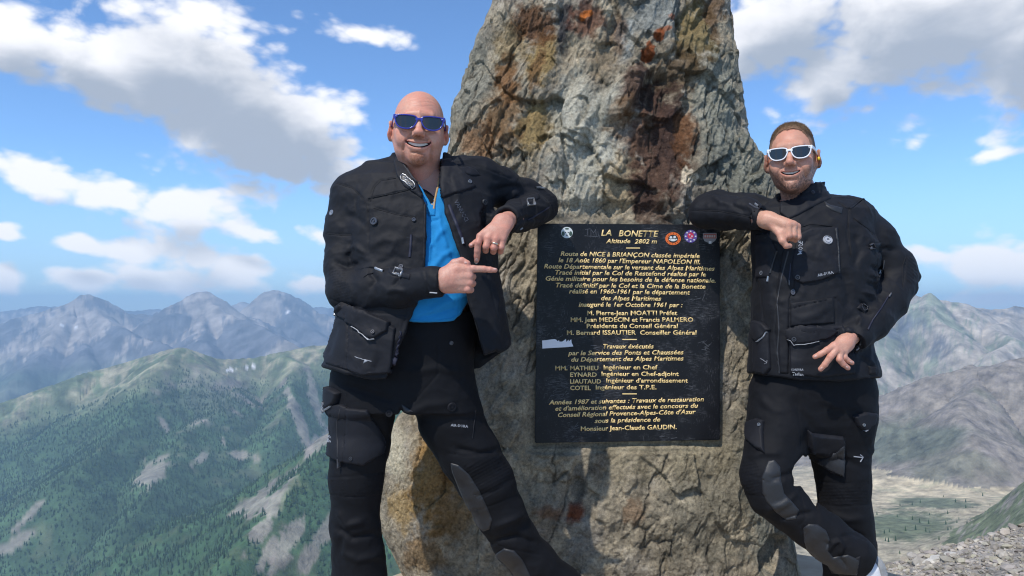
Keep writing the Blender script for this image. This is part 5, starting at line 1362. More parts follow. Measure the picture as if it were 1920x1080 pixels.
    F += [(s((640, 470), (668, 462), (690, 480)), 5, 6), (s((622, 488), (650, 500), (678, 492)), 5, -7), (s((668, 510), (700, 500), (720, 515)), 7, 8), (s((690, 505), (705, 525), (690, 545)), 5, -6), (s((735, 540), (750, 520), (745, 505)), 4, -5), (s((720, 548), (740, 542), (765, 548)), 5, 5),
          (s((640, 400), (670, 410), (690, 430)), 7, -6), (s((625, 420), (650, 430)), 6, 4), (s((672, 350), (664, 380), (668, 410)), 6, -6), (s((680, 470), (720, 450), (760, 455)), 8, 4), (s((700, 500), (740, 480), (770, 490)), 6, -4),
          (s((920, 360), (960, 350), (990, 356)), 7, -8), (s((940, 385), (960, 370), (975, 350)), 6, 7), (s((985, 345), (1010, 352), (1030, 372)), 5, -5), (s((965, 395), (995, 384), (1030, 392)), 5, 5), (s((960, 420), (990, 408), (1020, 412)), 4, -5), (s((880, 320), (920, 330), (950, 345)), 8, -5),
          (s((860, 440), (890, 470), (905, 520)), 9, -6), (s((900, 560), (925, 600), (935, 650)), 8, 6), (s((640, 600), (625, 640), (615, 680)), 8, -5), (s((700, 620), (705, 660), (690, 700)), 8, 5), (s((598, 684), (630, 690), (660, 702)), 4, 5), (s((660, 440), (655, 480)), 4, -4)]
    rib = [([(618, 506), (640, 500), (664, 548), (660, 560), (630, 560)], 75, 5, 2.8), ([(1020, 360), (1046, 365), (1050, 405), (1030, 410)], 80, 5, 2.0)]
    SJ, jo = garment('jacket', jacket, (-.72, 2.12, .82), (.28, 2.93, 1.66), MJ, root, .0042, (.0065, 6.5, (1, 1, 1.5), 1), F, rib)
    pj = lambda nm, me, m, lab=None: part(nm, me, m, root, jo, lab)
    pj('collar', patch_mesh(SJ, [(744, 292), (756, 300), (770, 326), (786, 350), (797, 362), (790, 372), (776, 362), (758, 350), (744, 330), (738, 305)], .006), MPK)
    pj('collar_lining', strip_mesh(SJ, [(748, 292), (758, 312), (772, 334), (792, 356)], .010, .007), MCO)
    pj('collar_badge', patch_mesh(SJ, [(750, 333), (754, 328), (761, 330), (777, 345), (781, 351), (777, 356), (770, 354), (753, 341)], .010), MRUB)
    pj('badge_rim', strip_mesh(SJ, [(751, 334), (755, 330), (761, 332), (776, 346), (779, 351), (776, 354), (770, 352), (754, 340)], .0028, .0125, closed=True), MSIL)
    pj('badge_mark', strip_mesh(SJ, [(758, 336), (763, 337), (760, 341), (766, 342), (764, 346), (770, 346), (768, 350), (773, 350)], .0018, .0125, 1), MSIL)
    pj('lapel', patch_mesh(SJ, [(826, 300), (845, 297), (862, 315), (880, 333), (893, 350), (878, 356), (850, 364), (828, 372), (824, 340)], .007), MPK)
    pj('shoulder_patch', patch_mesh(SJ, [(853, 316), (878, 312), (892, 318), (901, 329), (884, 330)], .004), MPK)
    pj('snap', disc_mesh(SJ, 879, 343, .0068, .011), MSIL); pj('snap', disc_mesh(SJ, 908, 379, .0098, .006), MRUB); pj('snap', disc_mesh(SJ, 702, 415, .0130, .006), MGUN); pj('snap', disc_mesh(SJ, 776, 412, .0068, .005), MGUN)
    pj('snap', disc_mesh(SJ, 752, 500, .0075, .005), MGUN); pj('shield_badge', disc_mesh(SJ, 622, 399, .0085, .004, squash=1.25), MSIL)
    pj('zip', strip_mesh(SJ, [(842, 384), (848, 400), (856, 420), (866, 446)], .012, .003), MZIP); pj('zip_pull', strip_mesh(SJ, [(866, 446), (868, 458)], .008, .008), MSIL)
    pj('zip', strip_mesh(SJ, [(771, 440), (770, 462), (768, 482)], .009, .003), MZIP); pj('zip_pull', strip_mesh(SJ, [(704, 503), (711, 506), (719, 509)], .008, .006), MSIL); pj('zip_pull', strip_mesh(SJ, [(889, 489), (893, 494)], .010, .007), MSIL)
    pj('front_edge', strip_mesh(SJ, [(797, 372), (797, 400), (796, 440), (795, 500)], .010, .004), MPK)
    pj('lettering', text_on(SJ, 'VANUCCI', 851, 378, 872, 416, 8, 0, .01), MSEAM if False else MGUN)
    for pth in ([(628, 343), (662, 353), (682, 374), (690, 396)], [(694, 378), (702, 352), (714, 339), (742, 334)], [(690, 372), (742, 362), (776, 353)], [(613, 438), (640, 441), (660, 440)], [(700, 390), (745, 403), (780, 408)]): pj('piping', strip_mesh(SJ, pth, .0028, .0016), MSEAM)
    # left side pocket of the skirt and its flap
    pj('pocket', patch_mesh(SJ, [(634, 582), (700, 592), (742, 615), (732, 700), (680, 704), (612, 682), (606, 660), (616, 610)], .010), MPK)
    SP = SJ
    pj('pocket_flap', patch_mesh(SJ, [(628, 574), (640, 566), (690, 585), (732, 603), (728, 622), (702, 637), (688, 632), (664, 612), (636, 590)], .020), MPK)
    pj('reflective_edge', strip_mesh(SJ, [(664, 613), (686, 631), (698, 637), (704, 636)], .0038, .0215), MREF)
    pj('snap', disc_mesh(SJ, 634, 580, .0068, .024), MSIL); pj('snap', disc_mesh(SJ, 703, 626, .0065, .025), MGUN)
    pj('hem_zip', strip_mesh(SJ, [(754, 622), (744, 655), (733, 690), (728, 704)], .005, .012), MZIP); pj('zip_pull', strip_mesh(SJ, [(731, 699), (727, 707)], .006, .014), MPRT)
    pj('arrow_logo', strip_mesh(SJ, [(668, 670), (684, 675), (698, 678)], .0042, .0125), MPRT); pj('arrow_logo', patch_mesh(SJ, [(683, 672), (698, 677), (682, 685), (685, 677)], .0125, 1.5, 1), MPRT)
    # sleeve buckles, straps, zips
    def buckle(cx, cy, a, w_, h_, m=MSIL, th=.010):
        c, s_ = math.cos(math.radians(a)), math.sin(math.radians(a)); pp = [(cx + x * c - y * s_, cy + x * s_ + y * c) for x, y in ((-w_, -h_), (w_, -h_), (w_, h_), (-w_, h_))]
        pj('buckle', strip_mesh(SJ, pp, .0030, th, 1.5, True), m)
    pj('sleeve_strap', patch_mesh(SJ, [(730, 502), (738, 506), (770, 514), (768, 524), (735, 516), (728, 510)], .004), MPK); buckle(747, 512, 14, 8, 5)
    pj('sleeve_strap', patch_mesh(SJ, [(975, 372), (1010, 362), (1012, 372), (980, 388)], .004), MPK); buckle(994, 380, -8, 6, 5)
    pj('sleeve_zip', strip_mesh(SJ, [(989, 413), (1008, 402), (1029, 389)], .005, .004), MZIP); pj('zip_pull', strip_mesh(SJ, [(1004, 352), (1012, 352), (1020, 354)], .006, .007), MSIL)
    pj('cuff_tab', strip_mesh(SJ, [(806, 548), (820, 549)], .003, .004), MPRT)
    pj('cuff_tab', strip_mesh(SJ, [(975, 430), (979, 427)], .004, .004), MPRT)
    pj('reflective_edge', strip_mesh(SJ, [(682, 520), (690, 514), (700, 512)], .003, .003), MPK)
    # ---- trousers
    rows_t = trunk_rows([(585, 655, 892, 2.50, .128), (640, 640, 890, 2.505, .135), (700, 624, 884, 2.51, .136), (765, 622, 893, 2.51, .132)])
    def trous(p):
        d = loft(p, rows_t)
        l1 = limb(p, [(690, 720, 2.50, .096), (682, 780, 2.50, .096), (676, 850, 2.49, .095), (669, 900, 2.485, .087), (667, 985, 2.49, .080), (673, 1040, 2.50, .085), (674, 1090, 2.50, .088), (676, 1150, 2.51, .090)], .03)
        l2 = limb(p, [(825, 715, 2.51, .104), (845, 790, 2.52, .104), (880, 850, 2.53, .100), (912, 905, 2.54, .091), (937, 960, 2.56, .081), (964, 1010, 2.58, .077), (1000, 1055, 2.60, .074), (1052, 1100, 2.63, .072), (1095, 1130, 2.65, .066)], .03)
        g = pxpoly(p, [(751, 766), (739, 824), (725, 870), (722, 905), (712, 965), (718, 1010), (726, 1060), (740, 1200), (1010, 1200), (942, 1085), (905, 1018), (880, 966), (838, 898), (796, 832)])
        return smax(smin(smin(l1, d, .03), smin(l2, d, .03), .012), -np.maximum(g, .0 * g - 1), .010)
    T = []
    for pth in [s((618, 896), (660, 893), (722, 886)), s((617, 928), (660, 932), (718, 928)), s((760, 776), (800, 840), (850, 905)), s((840, 850), (880, 856), (930, 842)), s((880, 960), (930, 945), (972, 925)), s((650, 740), (652, 800), (646, 862)), s((905, 1015), (960, 1030), (1012, 1040)), s((820, 610), (822, 700), (770, 760))]: T.append((pth, 1.5, -2.5))
    T += [(s((630, 950), (650, 985), (690, 975)), 7, 8), (s((625, 985), (660, 1010), (712, 1000)), 6, -8), (s((630, 1030), (670, 1050), (720, 1040)), 7, 6), (s((850, 840), (900, 850), (935, 845)), 5, -7), (s((880, 935), (930, 920), (968, 890)), 7, -5), (s((920, 990), (960, 975), (990, 960)), 6, 7), (s((925, 1015), (970, 1005), (1010, 1020)), 5, -7),
          (s((760, 780), (800, 760), (860, 755)), 8, 5), (s((700, 780), (720, 820), (725, 860)), 7, -6), (s((640, 720), (700, 740), (745, 755)), 6, -5), (s((760, 700), (820, 690), (880, 700)), 8, 4), (s((640, 1000), (636, 1050)), 6, -6)]
    rb = [([(618, 896), (722, 888), (718, 930), (617, 930)], 88, 6, 3.0), ([(868, 872), (936, 850), (962, 884), (950, 915), (905, 940), (888, 930)], 62, 6, 3.2)]
    ST, to = garment('trousers', trous, (-.75, 2.25, .10), (.35, 2.8, 1.16), MT, root, .0050, (.004, 5.5, (1, 1, 1.6), 6), T, rb)
    pt = lambda nm, me, m: part(nm, me, m, root, to)
    pt('thigh_pocket', patch_mesh(ST, [(608, 760), (642, 758), (656, 765), (690, 768), (720, 830), (716, 850), (680, 872), (640, 866), (612, 852), (604, 810)], .014), MPK)
    pt('pocket_flap', patch_mesh(ST, [(614, 724), (626, 728), (640, 736), (634, 756), (614, 771), (604, 756), (606, 738)], .022), MPK)
    pt('reflective_edge', strip_mesh(ST, [(604, 757), (612, 770), (620, 768), (628, 761)], .004, .024), MREF); pt('snap', disc_mesh(ST, 618, 757, .0062, .027), MSIL); pt('snap', disc_mesh(ST, 660, 858, .0062, .017), MGUN)
    pt('pocket_zip', strip_mesh(ST, [(643, 766), (637, 790), (638, 820), (638, 856)], .006, .0165), MRUB); pt('zip_pull', strip_mesh(ST, [(638, 858), (638, 875)], .006, .018), MGUN)
    pt('lettering', text_on(ST, 'CORDURA', 609, 818, 628, 822, 4, 0, .012, .0145), MPRT); pt('lettering', text_on(ST, 'Taslan', 610, 828, 627, 831, 6, 0, .012, .0145), MREF)
    pt('thigh_badge', disc_mesh(ST, 847, 763, .0155, .005), MPK); pt('thigh_badge', disc_mesh(ST, 730, 775, .0120, .004), MPK); pt('snap', disc_mesh(ST, 846, 643, .0070, .004), MGUN)
    pt('lettering', text_on(ST, 'AIR-DURA', 845, 799, 877, 802, 5, 0, .012), MREF)
    pt('thigh_seam', strip_mesh(ST, [(892, 770), (888, 800), (886, 822)], .0025, .002), MPK)
    pt('knee_patch', patch_mesh(ST, [(845, 868), (860, 872), (880, 890), (900, 922), (915, 955), (923, 975), (918, 992), (906, 996), (893, 985), (880, 960), (862, 920), (848, 885)], .004), MLE)
    pt('ankle_patch', patch_mesh(ST, [(928, 1040), (945, 1028), (964, 1032), (980, 1050), (992, 1075), (1000, 1092), (960, 1095), (940, 1080)], .004), MLE)
    pt('crotch_patch', patch_mesh(ST, [(753, 758), (763, 764), (775, 772), (765, 774), (757, 772)], .003), MLE)
    # boots on the platform
    for x, y, yaw, tp in ((-.51, 2.50, -.25, .2), (.32, 2.64, .5, .07)): make_boot(root, x, y, yaw, MRUB, top=tp)
build_man_one()
# ------------------------------------------------------------------ the man at the right
def build_man_two():
    root = bpy.data.objects.new('person', None); COL.objects.link(root); root.location = (1.02, 2.68, 0)
    root['label'] = 'short haired man in zipped black motorcycle suit and white sunglasses, hand on hip'; root['category'] = 'person'
    loc = np.array(root.location)
    k = dict(skull=.0735, crown=.086, cheek=.0645, jaw=.0485, chin=.021, nose=.0125, smile=.0095, mouth=.0320, open=.0052, fold=1.3, ear=.0835, scale=1.06)
    neck = [(A3(1492, 335, 2.70), .053), (A3(1496, 362, 2.70), .058), (A3(1498, 390, 2.72), .064)]
    hv, hQ, HL, HR, ho, hs = make_head(k, 1485, 296, 2.655, (-25, 1, -1.5), neck)
    tone = dict(base=(.49, .255, .175), pale=(.58, .34, .25), red=(.49, .185, .125), lip=(.42, .17, .13), beard=(.085, .050, .035))
    def bmask(a, y, z, n, n2):
        low = sstep(-.052, -.085, z + .022 * n - .25 * np.maximum(a - .045, 0)); up = sstep(-.045, -.06, z - .9 * np.maximum(a - .05, 0)) * sstep(.045, .06, a)
        mo = sstep(.0065, .002, np.abs(z + .0475 + .12 * np.maximum(a - .012, 0)) + .002 * n) * sstep(.036, .028, a) * .35
        cl = sstep(.028, .016, np.hypot(a, z + .078)) * .55
        m = np.maximum(np.maximum(low * (1 - cl), up * .9), mo) * sstep(.028, .0, y) * sstep(-.150, -.128, z)
        side = sstep(.064, .070, a) * sstep(-.055, -.02, z) * sstep(.035, .02, z) * sstep(-.012, .0, -np.abs(y + .016) + .012)
        return np.clip(np.maximum(m * (.58 + 1.5 * n2 + .5 * n), side * .6), 0, .92)
    tone['beardmask'] = bmask
    hC = head_colour(k, HL, hv, tone)
    L2W = lambda q: (np.asarray(q) * hs) @ HR.T + ho
    # right hand: a loose fist hanging from the leaning arm
    Y = 2.47
    wr = [J(1412, 409, 2.58, .029), J(1430, 411, 2.54, .028), J(1440, 413, 2.52, .028)]
    K = [(1469, 423, Y + .006), (1478, 420.5, Y), (1487, 421, Y + .003), (1494, 425, Y + .012)]
    palm = [[J(1438, 410 + i * 1.5, 2.515, .019), J((1440 + x) / 2, (409 + y) / 2 + i * .6, (2.51 + YY) / 2, .0175), J(x, y, YY, .0132)] for i, (x, y, YY) in enumerate(K)]
    palm.append([J(1446, 420, 2.53, .018), J(1466, 430, 2.505, .018)])
    fg = [[J(x, y, YY, .0122), J(x + 1.5 + (i == 3), y + 22 - i, YY - .006, .0106), J(x - 3, y + 29 - i * 1.5, YY + .020, .0095), J(x - 8, y + 22, YY + .034, .009)] for i, (x, y, YY) in enumerate(K)]
    th = [J(1448, 422, 2.50, .016), J(1462, 438, 2.475, .0128), J(1467, 452, 2.462, .0108), J(1474, 461, 2.462, .0095), J(1481, 461, 2.468, .0078)]
    v1, Q1, _ = make_hand(palm, fg, th, wr); c1 = hand_colour(v1, fg + [th], (.52, .29, .20), (.50, .20, .145), (.56, .34, .25))
    # left hand spread on the hip
    Y = 2.455
    wr = [J(1600, 628, 2.535, .028), J(1590, 637, 2.50, .027), J(1584, 644, 2.482, .026)]
    K = [(1564, 648, Y), (1568, 655, Y - .006), (1575, 660, Y - .004), (1583, 659, Y + .004)]
    palm = [[J(1581 + i * 2, 641 + i * 1.5, 2.48, .0165), J(x, y, YY, .0125)] for i, (x, y, YY) in enumerate(K)]
    fg = [[J(1564, 648, Y, .0118), J(1551, 656, Y - .008, .0105), J(1538, 664, Y - .004, .0095), J(1528, 669, Y + .003, .0080)],
          [J(1568, 656, Y - .006, .0118), J(1557, 669, Y - .014, .0106), J(1547, 683, Y - .008, .0097), J(1538.5, 692, Y, .0083)],
          [J(1575, 661, Y - .004, .0115), J(1574, 674, Y - .014, .0102), J(1581, 683, Y - .010, .0092), J(1590, 690, Y - .004, .0080)],
          [J(1583, 660, Y + .004, .0108), J(1583, 670, Y - .004, .0096), J(1590, 676, Y - .002, .0086), J(1597.5, 680.5, Y + .002, .0074)]]
    th = [J(1578, 645, 2.50, .016), J(1570, 652, 2.51, .012), J(1566, 660, 2.515, .009)]
    v2, Q2, _ = make_hand(palm, fg, th, wr); c2 = hand_colour(v2, fg + [th], (.52, .28, .20), (.52, .20, .15), (.56, .33, .25))
    def core(p):
        d = loft(p, trunk_rows([(385, 1450, 1570, 2.72, .07), (450, 1440, 1590, 2.71, .09), (600, 1440, 1590, 2.70, .09), (745, 1450, 1590, 2.70, .09)]))
        d = smin(d, chain(p, neck), .03)
        for js in ([(1450, 400, 2.72, .042), (1325, 392, 2.78, .036), (1430, 411, 2.54, .028)], [(1595, 410, 2.72, .042), (1675, 530, 2.72, .036), (1590, 637, 2.50, .027)],
                   [(1470, 760, 2.68, .065), (1448, 900, 2.59, .035), (1480, 952, 2.57, .03), (1590, 1036, 2.53, .03)], [(1570, 760, 2.70, .065), (1580, 900, 2.70, .045), (1600, 1110, 2.70, .04)]): d = smin(d, limb(p, js), .03)
        return d
    v3, Q3 = mesh_sdf(core, (.55, 2.35, .05), (1.55, 2.95, 1.6), .012)
    Vs = [hv, v1, v2, v3]; Cs = [hC, c1, c2, np.tile((.45, .24, .18), (len(v3), 1))]; off = np.cumsum([0] + [len(q) for q in Vs])
    me = mesh_np('body', np.concatenate(Vs) - loc, quads=np.concatenate([q + o for q, o in zip([hQ, Q1, Q2, Q3], off)])); add_col(me, np.concatenate(Cs))
    body = link('body', me, MSK2, root); S1, S2 = Surf(v1, Q1), Surf(v2, Q2); MN = bpy.data.materials['fingernail']
    for x, y, a in ((1529, 668, -30), (1540, 690.5, -50), (1588, 689, 40), (1596, 679, 30)): nail_on(S2, x, y, 2.8, 2, a, MN, root, body)
    WH = MatB('white_plastic', .3, (.78, .78, .80), spec=.5).m
    make_glasses(root, L2W, WH, hs, .0775, MGUN, 1.03, 1.0); make_teeth(root, L2W, k)
    # earplug
    ep = L2W(np.array([[.0840, -.007, -.013]]))[0] - loc; bm = bmesh.new(); bmesh.ops.create_uvsphere(bm, u_segments=12, v_segments=8, radius=.0056)
    for q in bm.verts: q.co = Vector((q.co.x, q.co.y, q.co.z * 1.2)) + Vector(ep)
    link('earplug', to_me(bm, 'earplug'), MatB('yellow_foam', .8, (.75, .50, .03)).m, root)
    # hair: a close cropped cap and short strands
    f0 = head_sdf(k)
    def hairf(p):
        L = ((p - ho) @ HR / hs).astype(np.float32); a = np.abs(L[:, 0]); x, y, z = L[:, 0], L[:, 1], L[:, 2]
        th_ = .0010 + .0044 * sstep(.03, .125, z) * sstep(.05, -.02, y) + .0014 * fbm(L * np.array([60, 60, 60]), 3, .6)
        line = .0865 - .040 * sstep(.018, .066, a) ** 1.2 + .007 * fbm(L * 110, 3)      # forehead line drops to the temples
        front = z - line - .0035 * fbm(L * 90, 2)
        side = np.where(y > -.030, z - (.006 - .9 * (y - .0)) * 1., front)
        lim = np.where(y < -.045, front, np.maximum(-.4, (y + .045) * 1.6 + (z - .020)) ); lim = np.maximum(lim, -.030 * 0 + z + .075 * 0 + .075) * 0 + np.where(y < -.045, front, lim)
        lim = np.where((z < .004) & (y < .034), -.02, lim); lim = np.where((z < .026) & (a > .074 + .0) & (y < .04) & (y > -.012), -.02, lim); lim = np.where(z < -.055, -.02, lim)
        return smax((f0(L) - th_) * hs, -lim * hs, .004)
    v, Q = mesh_sdf(hairf, ho - .14, ho + .14, .0030)
    n = fbm(v * 60, 3, .6); L = (v - ho) @ HR / hs
    top = sstep(.06, .10, L[:, 2]) * sstep(.06, -.02, L[:, 1]); C = np.array([.085, .055, .036]) * (1 - top[:, None]) + np.array([.235, .150, .085]) * top[:, None]; C = C * (1 + .5 * n)[:, None]; ln_ = .0865 - .040 * sstep(.018, .066, np.abs(L[:, 0])) ** 1.2; eg = (sstep(.016, .0, L[:, 2] - ln_ + .006 * n) * (L[:, 1] < -.03) * .55)[:, None]; C = C * (1 - eg) + np.array([.40, .22, .14]) * eg
    me = mesh_np('hair', v - loc, quads=Q); add_col(me, np.clip(C, .01, 1))
    MH = MatB('hair', .6, spec=.3); co = MH.coord(); hn = MH.noise(co, 520, 3, .7); MH.color(MH.mix(1., MH.attr(), MH.mix(MH.ramp(hn, .3, .7), (.5, .5, .5), (1.6, 1.6, 1.6)), 'MULTIPLY')); MH.normal(MH.bump(hn, .9, .004))
    ho_ = link('hair', me, MH.m, root)
    N = vnormals(v, Q); out = np.where((f0(L.astype(np.float32)) > .002))[0]; sel = RNG.choice(out, 4200); r = RNG.normal(size=(4200, 3)) * .35; dr = N[sel] + r + np.array([0, -.25, .1]); dr /= np.linalg.norm(dr, axis=1)[:, None]
    ln = RNG.uniform(.0015, .0035, 4200)[:, None] * (1 + 2. * top[sel][:, None]); t = np.cross(dr, RNG.normal(size=(4200, 3))); t /= np.linalg.norm(t, axis=1)[:, None]
    b = v[sel]; sv = np.stack([b - t * .0005, b + t * .0005, b + dr * ln], 1).reshape(-1, 3); me = mesh_np('hair_strands', sv - loc, tris=np.arange(len(sv)).reshape(-1, 3)); add_col(me, np.clip(np.repeat(C[sel], 3, 0) * 1.15, .01, 1))
    link('hair_strands', me, MH.m, root, ho_, kind='stuff') if False else link('hair_strands', me, MH.m, ho_, kind='stuff')
    # ---- jacket
    rows = trunk_rows([(376, 1455, 1575, 2.72, .08), (395, 1420, 1625, 2.71, .115), (430, 1412, 1632, 2.70, .135), (480, 1414, 1642, 2.69, .15), (540, 1415, 1636, 2.685, .155), (600, 1412, 1620, 2.68, .160), (650, 1408, 1628, 2.68, .165), (690, 1407, 1640, 2.68, .170), (722, 1410, 1643, 2.68, .170)])
    def jacket(p):
        d = loft(p, rows)
        sh = chain(p, [(A3(1452, 402, 2.72), .052), (A3(1500, 385, 2.72), .05), (A3(1560, 390, 2.72), .052), (A3(1604, 404, 2.71), .066)]); d = smin(d, sh, .04)
        # stand collar, open at the throat
        o = np.array(A3(1500, 372, 2.715)); q = p - o; tl = q[:, 2] - .22 * q[:, 0]; rr = np.hypot(q[:, 0] / 1.06, q[:, 1]); colr = np.maximum(np.abs(rr - .072 - .03 * np.maximum(tl, 0)) - .010, np.abs(tl + .012) - .050)
        colr = smin(colr, np.maximum(np.abs(rr - .076) - .014, np.abs(tl + .035) - .03), .02)
        d = smin(d, colr, .018)
        th_ = pxpoly(p, [(1440, 300), (1462, 378), (1470, 376), (1492, 372), (1515, 350), (1528, 330), (1520, 300)])
        d = smax(d, -np.maximum(th_, p[:, 1] - 2.70), .006)
        d = smax(d, -chain(p, [(A3(1492, 325, 2.70), .055), (A3(1498, 372, 2.705), .058)]), .006)
        ua = limb(p, [(1452, 404, 2.73, .062), (1400, 396, 2.77, .064), (1345, 392, 2.80, .062), (1325, 395, 2.79, .060)], .03)
        ua = smin(ua, chain(p, [(A3(1352, 368, 2.83), .022), (A3(1322, 384, 2.80), .040)]), .03)
        fa = limb(p, [(1322, 400, 2.76, .064), (1360, 399, 2.70, .062), (1400, 402, 2.62, .056), (1428, 409, 2.555, .045)], .02)
        a1 = smin(ua, fa, .02)
        a2 = limb(p, [(1604, 408, 2.71, .068), (1640, 450, 2.715, .072), (1668, 500, 2.72, .074), (1678, 528, 2.715, .072)], .03)
        a2 = smin(a2, chain(p, [(A3(1690, 500, 2.71), .045), (A3(1718, 519, 2.70), .016)]), .03)
        f2 = limb(p, [(1676, 535, 2.70, .074), (1660, 565, 2.66, .072), (1632, 605, 2.59, .064), (1605, 630, 2.535, .049), (1594, 638, 2.51, .044)], .02)
        a2 = smin(a2, f2, .02)
        low = pxpoly(p, [(1380, 702), (1410, 700), (1450, 706), (1500, 714), (1570, 716), (1643, 708), (1700, 700), (1700, 800), (1380, 800)])
        d = smax(d, -low, .008)
        d = smin(np.minimum(d, a1), a1 + .02, .02); d = smin(d, a2, .014)
        for c, ax, r in ((A3(1429, 409, 2.548), (-.75, .62, 0.05), .0325), (A3(1593, 639, 2.508), (.35, .50, .45), .0305)):
            axn = np.array(ax) / np.linalg.norm(ax); q = p - np.array(c); h = q @ axn; rad = np.sqrt(np.maximum((q ** 2).sum(1) - h * h, 0)); dist = np.sqrt((q ** 2).sum(1))
            near = (dist < .075) & (rad < .06)
            arm = np.minimum(fa, f2); only = near & (arm < d + .008)
            d = np.where(only, smax(d, -h, .003), d); d = np.where(only, smax(d, -np.maximum(rad - r, np.abs(h) - .03), .002), d)
        return d
    s = lambda *q: list(q)
    F = []
    for pth in [s((1572, 380), (1592, 392), (1618, 372)), s((1592, 392), (1588, 440), (1595, 480)), s((1618, 372), (1600, 388)), s((1460, 540), (1452, 620), (1462, 700)), s((1478, 580), (1568, 558)), s((1480, 615), (1560, 608)), s((1500, 425), (1560, 425)), s((1478, 590), (1478, 700)), s((1566, 560), (1566, 610)),
                s((1296, 394), (1350, 396), (1405, 406)), s((1600, 410), (1640, 440)), s((1700, 480), (1692, 540)), s((1590, 585), (1568, 560)), s((1625, 460), (1650, 470), (1640, 520)), s((1415, 520), (1425, 545), (1432, 600))]: F.append((pth, 1.5, -2.6))
    F += [(s((1330, 362), (1352, 380), (1375, 384)), 5, 6), (s((1368, 384), (1390, 392), (1398, 402)), 5, -7), (s((1395, 384), (1412, 394), (1412, 412)), 4, 7), (s((1320, 410), (1360, 425), (1395, 428)), 6, -4), (s((1336, 376), (1320, 398)), 6, 4),
          (s((1600, 430), (1612, 470), (1600, 510)), 7, -7), (s((1612, 420), (1632, 450), (1650, 460)), 6, 6), (s((1640, 470), (1660, 466), (1690, 472)), 6, -6), (s((1630, 500), (1650, 505), (1655, 520)), 4, -7), (s((1628, 512), (1645, 520), (1640, 535)), 3.5, 7), (s((1622, 530), (1640, 535), (1648, 550)), 4, -7), (s((1612, 545), (1635, 552), (1642, 570)), 4, 7), (s((1608, 562), (1625, 575), (1628, 590)), 4, -6), (s((1602, 580), (1615, 600), (1608, 615)), 4, 5),
          (s((1440, 450), (1460, 500), (1452, 560)), 7, -5), (s((1530, 470), (1560, 500), (1570, 540)), 8, 5), (s((1520, 440), (1500, 470)), 6, -4), (s((1495, 600), (1530, 590), (1560, 570)), 7, 4), (s((1420, 600), (1432, 640), (1428, 690)), 7, 5), (s((1490, 640), (1480, 680)), 6, -4), (s((1600, 600), (1612, 650), (1625, 690)), 8, -6), (s((1580, 500), (1592, 550), (1590, 590)), 8, -7), (s((1540, 395), (1560, 410), (1580, 420)), 6, 3), (s((1450, 560), (1480, 570)), 6, 3)]
    rb = [([(1692, 482), (1710, 480), (1724, 508), (1712, 530), (1694, 530)], -50, 5, 2.6)]
    SJ, jo = garment('jacket', jacket, (.50, 2.30, .80), (1.55, 2.98, 1.62), MJ, root, .0042, (.0065, 6.5, (1, 1, 1.5), 11), F, rb)
    pj = lambda nm, me, m: part(nm, me, m, root, jo)
    pj('collar_flap', patch_mesh(SJ, [(1462, 380), (1490, 372), (1510, 352), (1530, 336), (1548, 350), (1558, 372), (1530, 385), (1500, 402), (1478, 412), (1462, 400)], .006), MPK)
    pj('snap', disc_mesh(SJ, 1523, 363, .0075, .010), MGUN)
    pj('front_flap', patch_mesh(SJ, [(1468, 470), (1492, 440), (1500, 470), (1488, 540), (1480, 560), (1478, 700), (1462, 700), (1458, 600), (1456, 540)], .004), MJ)
    pj('main_zip', strip_mesh(SJ, [(1478, 472), (1466, 520), (1458, 570), (1461, 620), (1458, 660), (1462, 700)], .007, .006), MRUB)
    pj('chest_pocket', patch_mesh(SJ, [(1494, 440), (1520, 428), (1571, 426), (1573, 512), (1540, 526), (1504, 532), (1486, 524), (1484, 500)], .009), MPK)
    pj('reflective_edge', patch_mesh(SJ, [(1562, 428), (1568, 428), (1573, 470), (1574, 512), (1568, 514), (1567, 470)], .0115), MLE)
    pj('round_emblem', disc_mesh(SJ, 1550, 452, .0165, .013, prof=((1, 0), (1, .8), (.9, 1), (.8, .8), (.62, .8), (.58, 1), (.30, 1), (.26, .7), (0, .7))), MREF)
    pj('round_emblem', disc_mesh(SJ, 1431, 446, .0150, .005, prof=((1, 0), (1, .8), (.9, 1), (.8, .8), (.62, .8), (.58, 1), (.30, 1), (.26, .7), (0, .7))), MGUN)
    pj('lettering', text_on(SJ, 'MODE', 1503, 478, 1503, 453, 8, 0, .01, .0105), MREF); pj('lettering', text_on(SJ, 'AIR-DURA', 1531, 519, 1562, 513, 5.5, 0, .02, .0105), MPRT)
    pj('snap', disc_mesh(SJ, 1494, 520, .0085, .013), MGUN); pj('snap', disc_mesh(SJ, 1429, 512, .0080, .006), MSIL); pj('shield_badge', disc_mesh(SJ, 1487, 548, .0080, .006, squash=1.3), MGUN)
    pj('zip', strip_mesh(SJ, [(1483, 494), (1481, 516), (1479, 528)], .006, .005), MZIP); pj('zip_pull', strip_mesh(SJ, [(1480, 526), (1480, 534)], .006, .008), MGUN)
    pj('zip', strip_mesh(SJ, [(1457, 470), (1450, 490), (1444, 512)], .008, .005), MLE); pj('zip_pull', strip_mesh(SJ, [(1441, 518), (1439, 528)], .007, .007), MSIL)
    pj('chest_pocket', patch_mesh(SJ, [(1416, 440), (1440, 436), (1456, 470), (1442, 520), (1417, 521)], .006), MPK)
    pj('shoulder_reflector', patch_mesh(SJ, [(1545, 377), (1556, 384), (1580, 390), (1578, 401), (1560, 395), (1548, 386)], .003), MLE)
    pj('shoulder_piping', strip_mesh(SJ, [(1594, 392), (1606, 382), (1620, 371)], .006, .004), MPK)
    pj('sleeve_zip', strip_mesh(SJ, [(1405, 382), (1414, 388), (1428, 394), (1440, 402)], .006, .004), MGUN); pj('zip_pull', strip_mesh(SJ, [(1416, 383), (1422, 388)], .007, .007), MSIL)
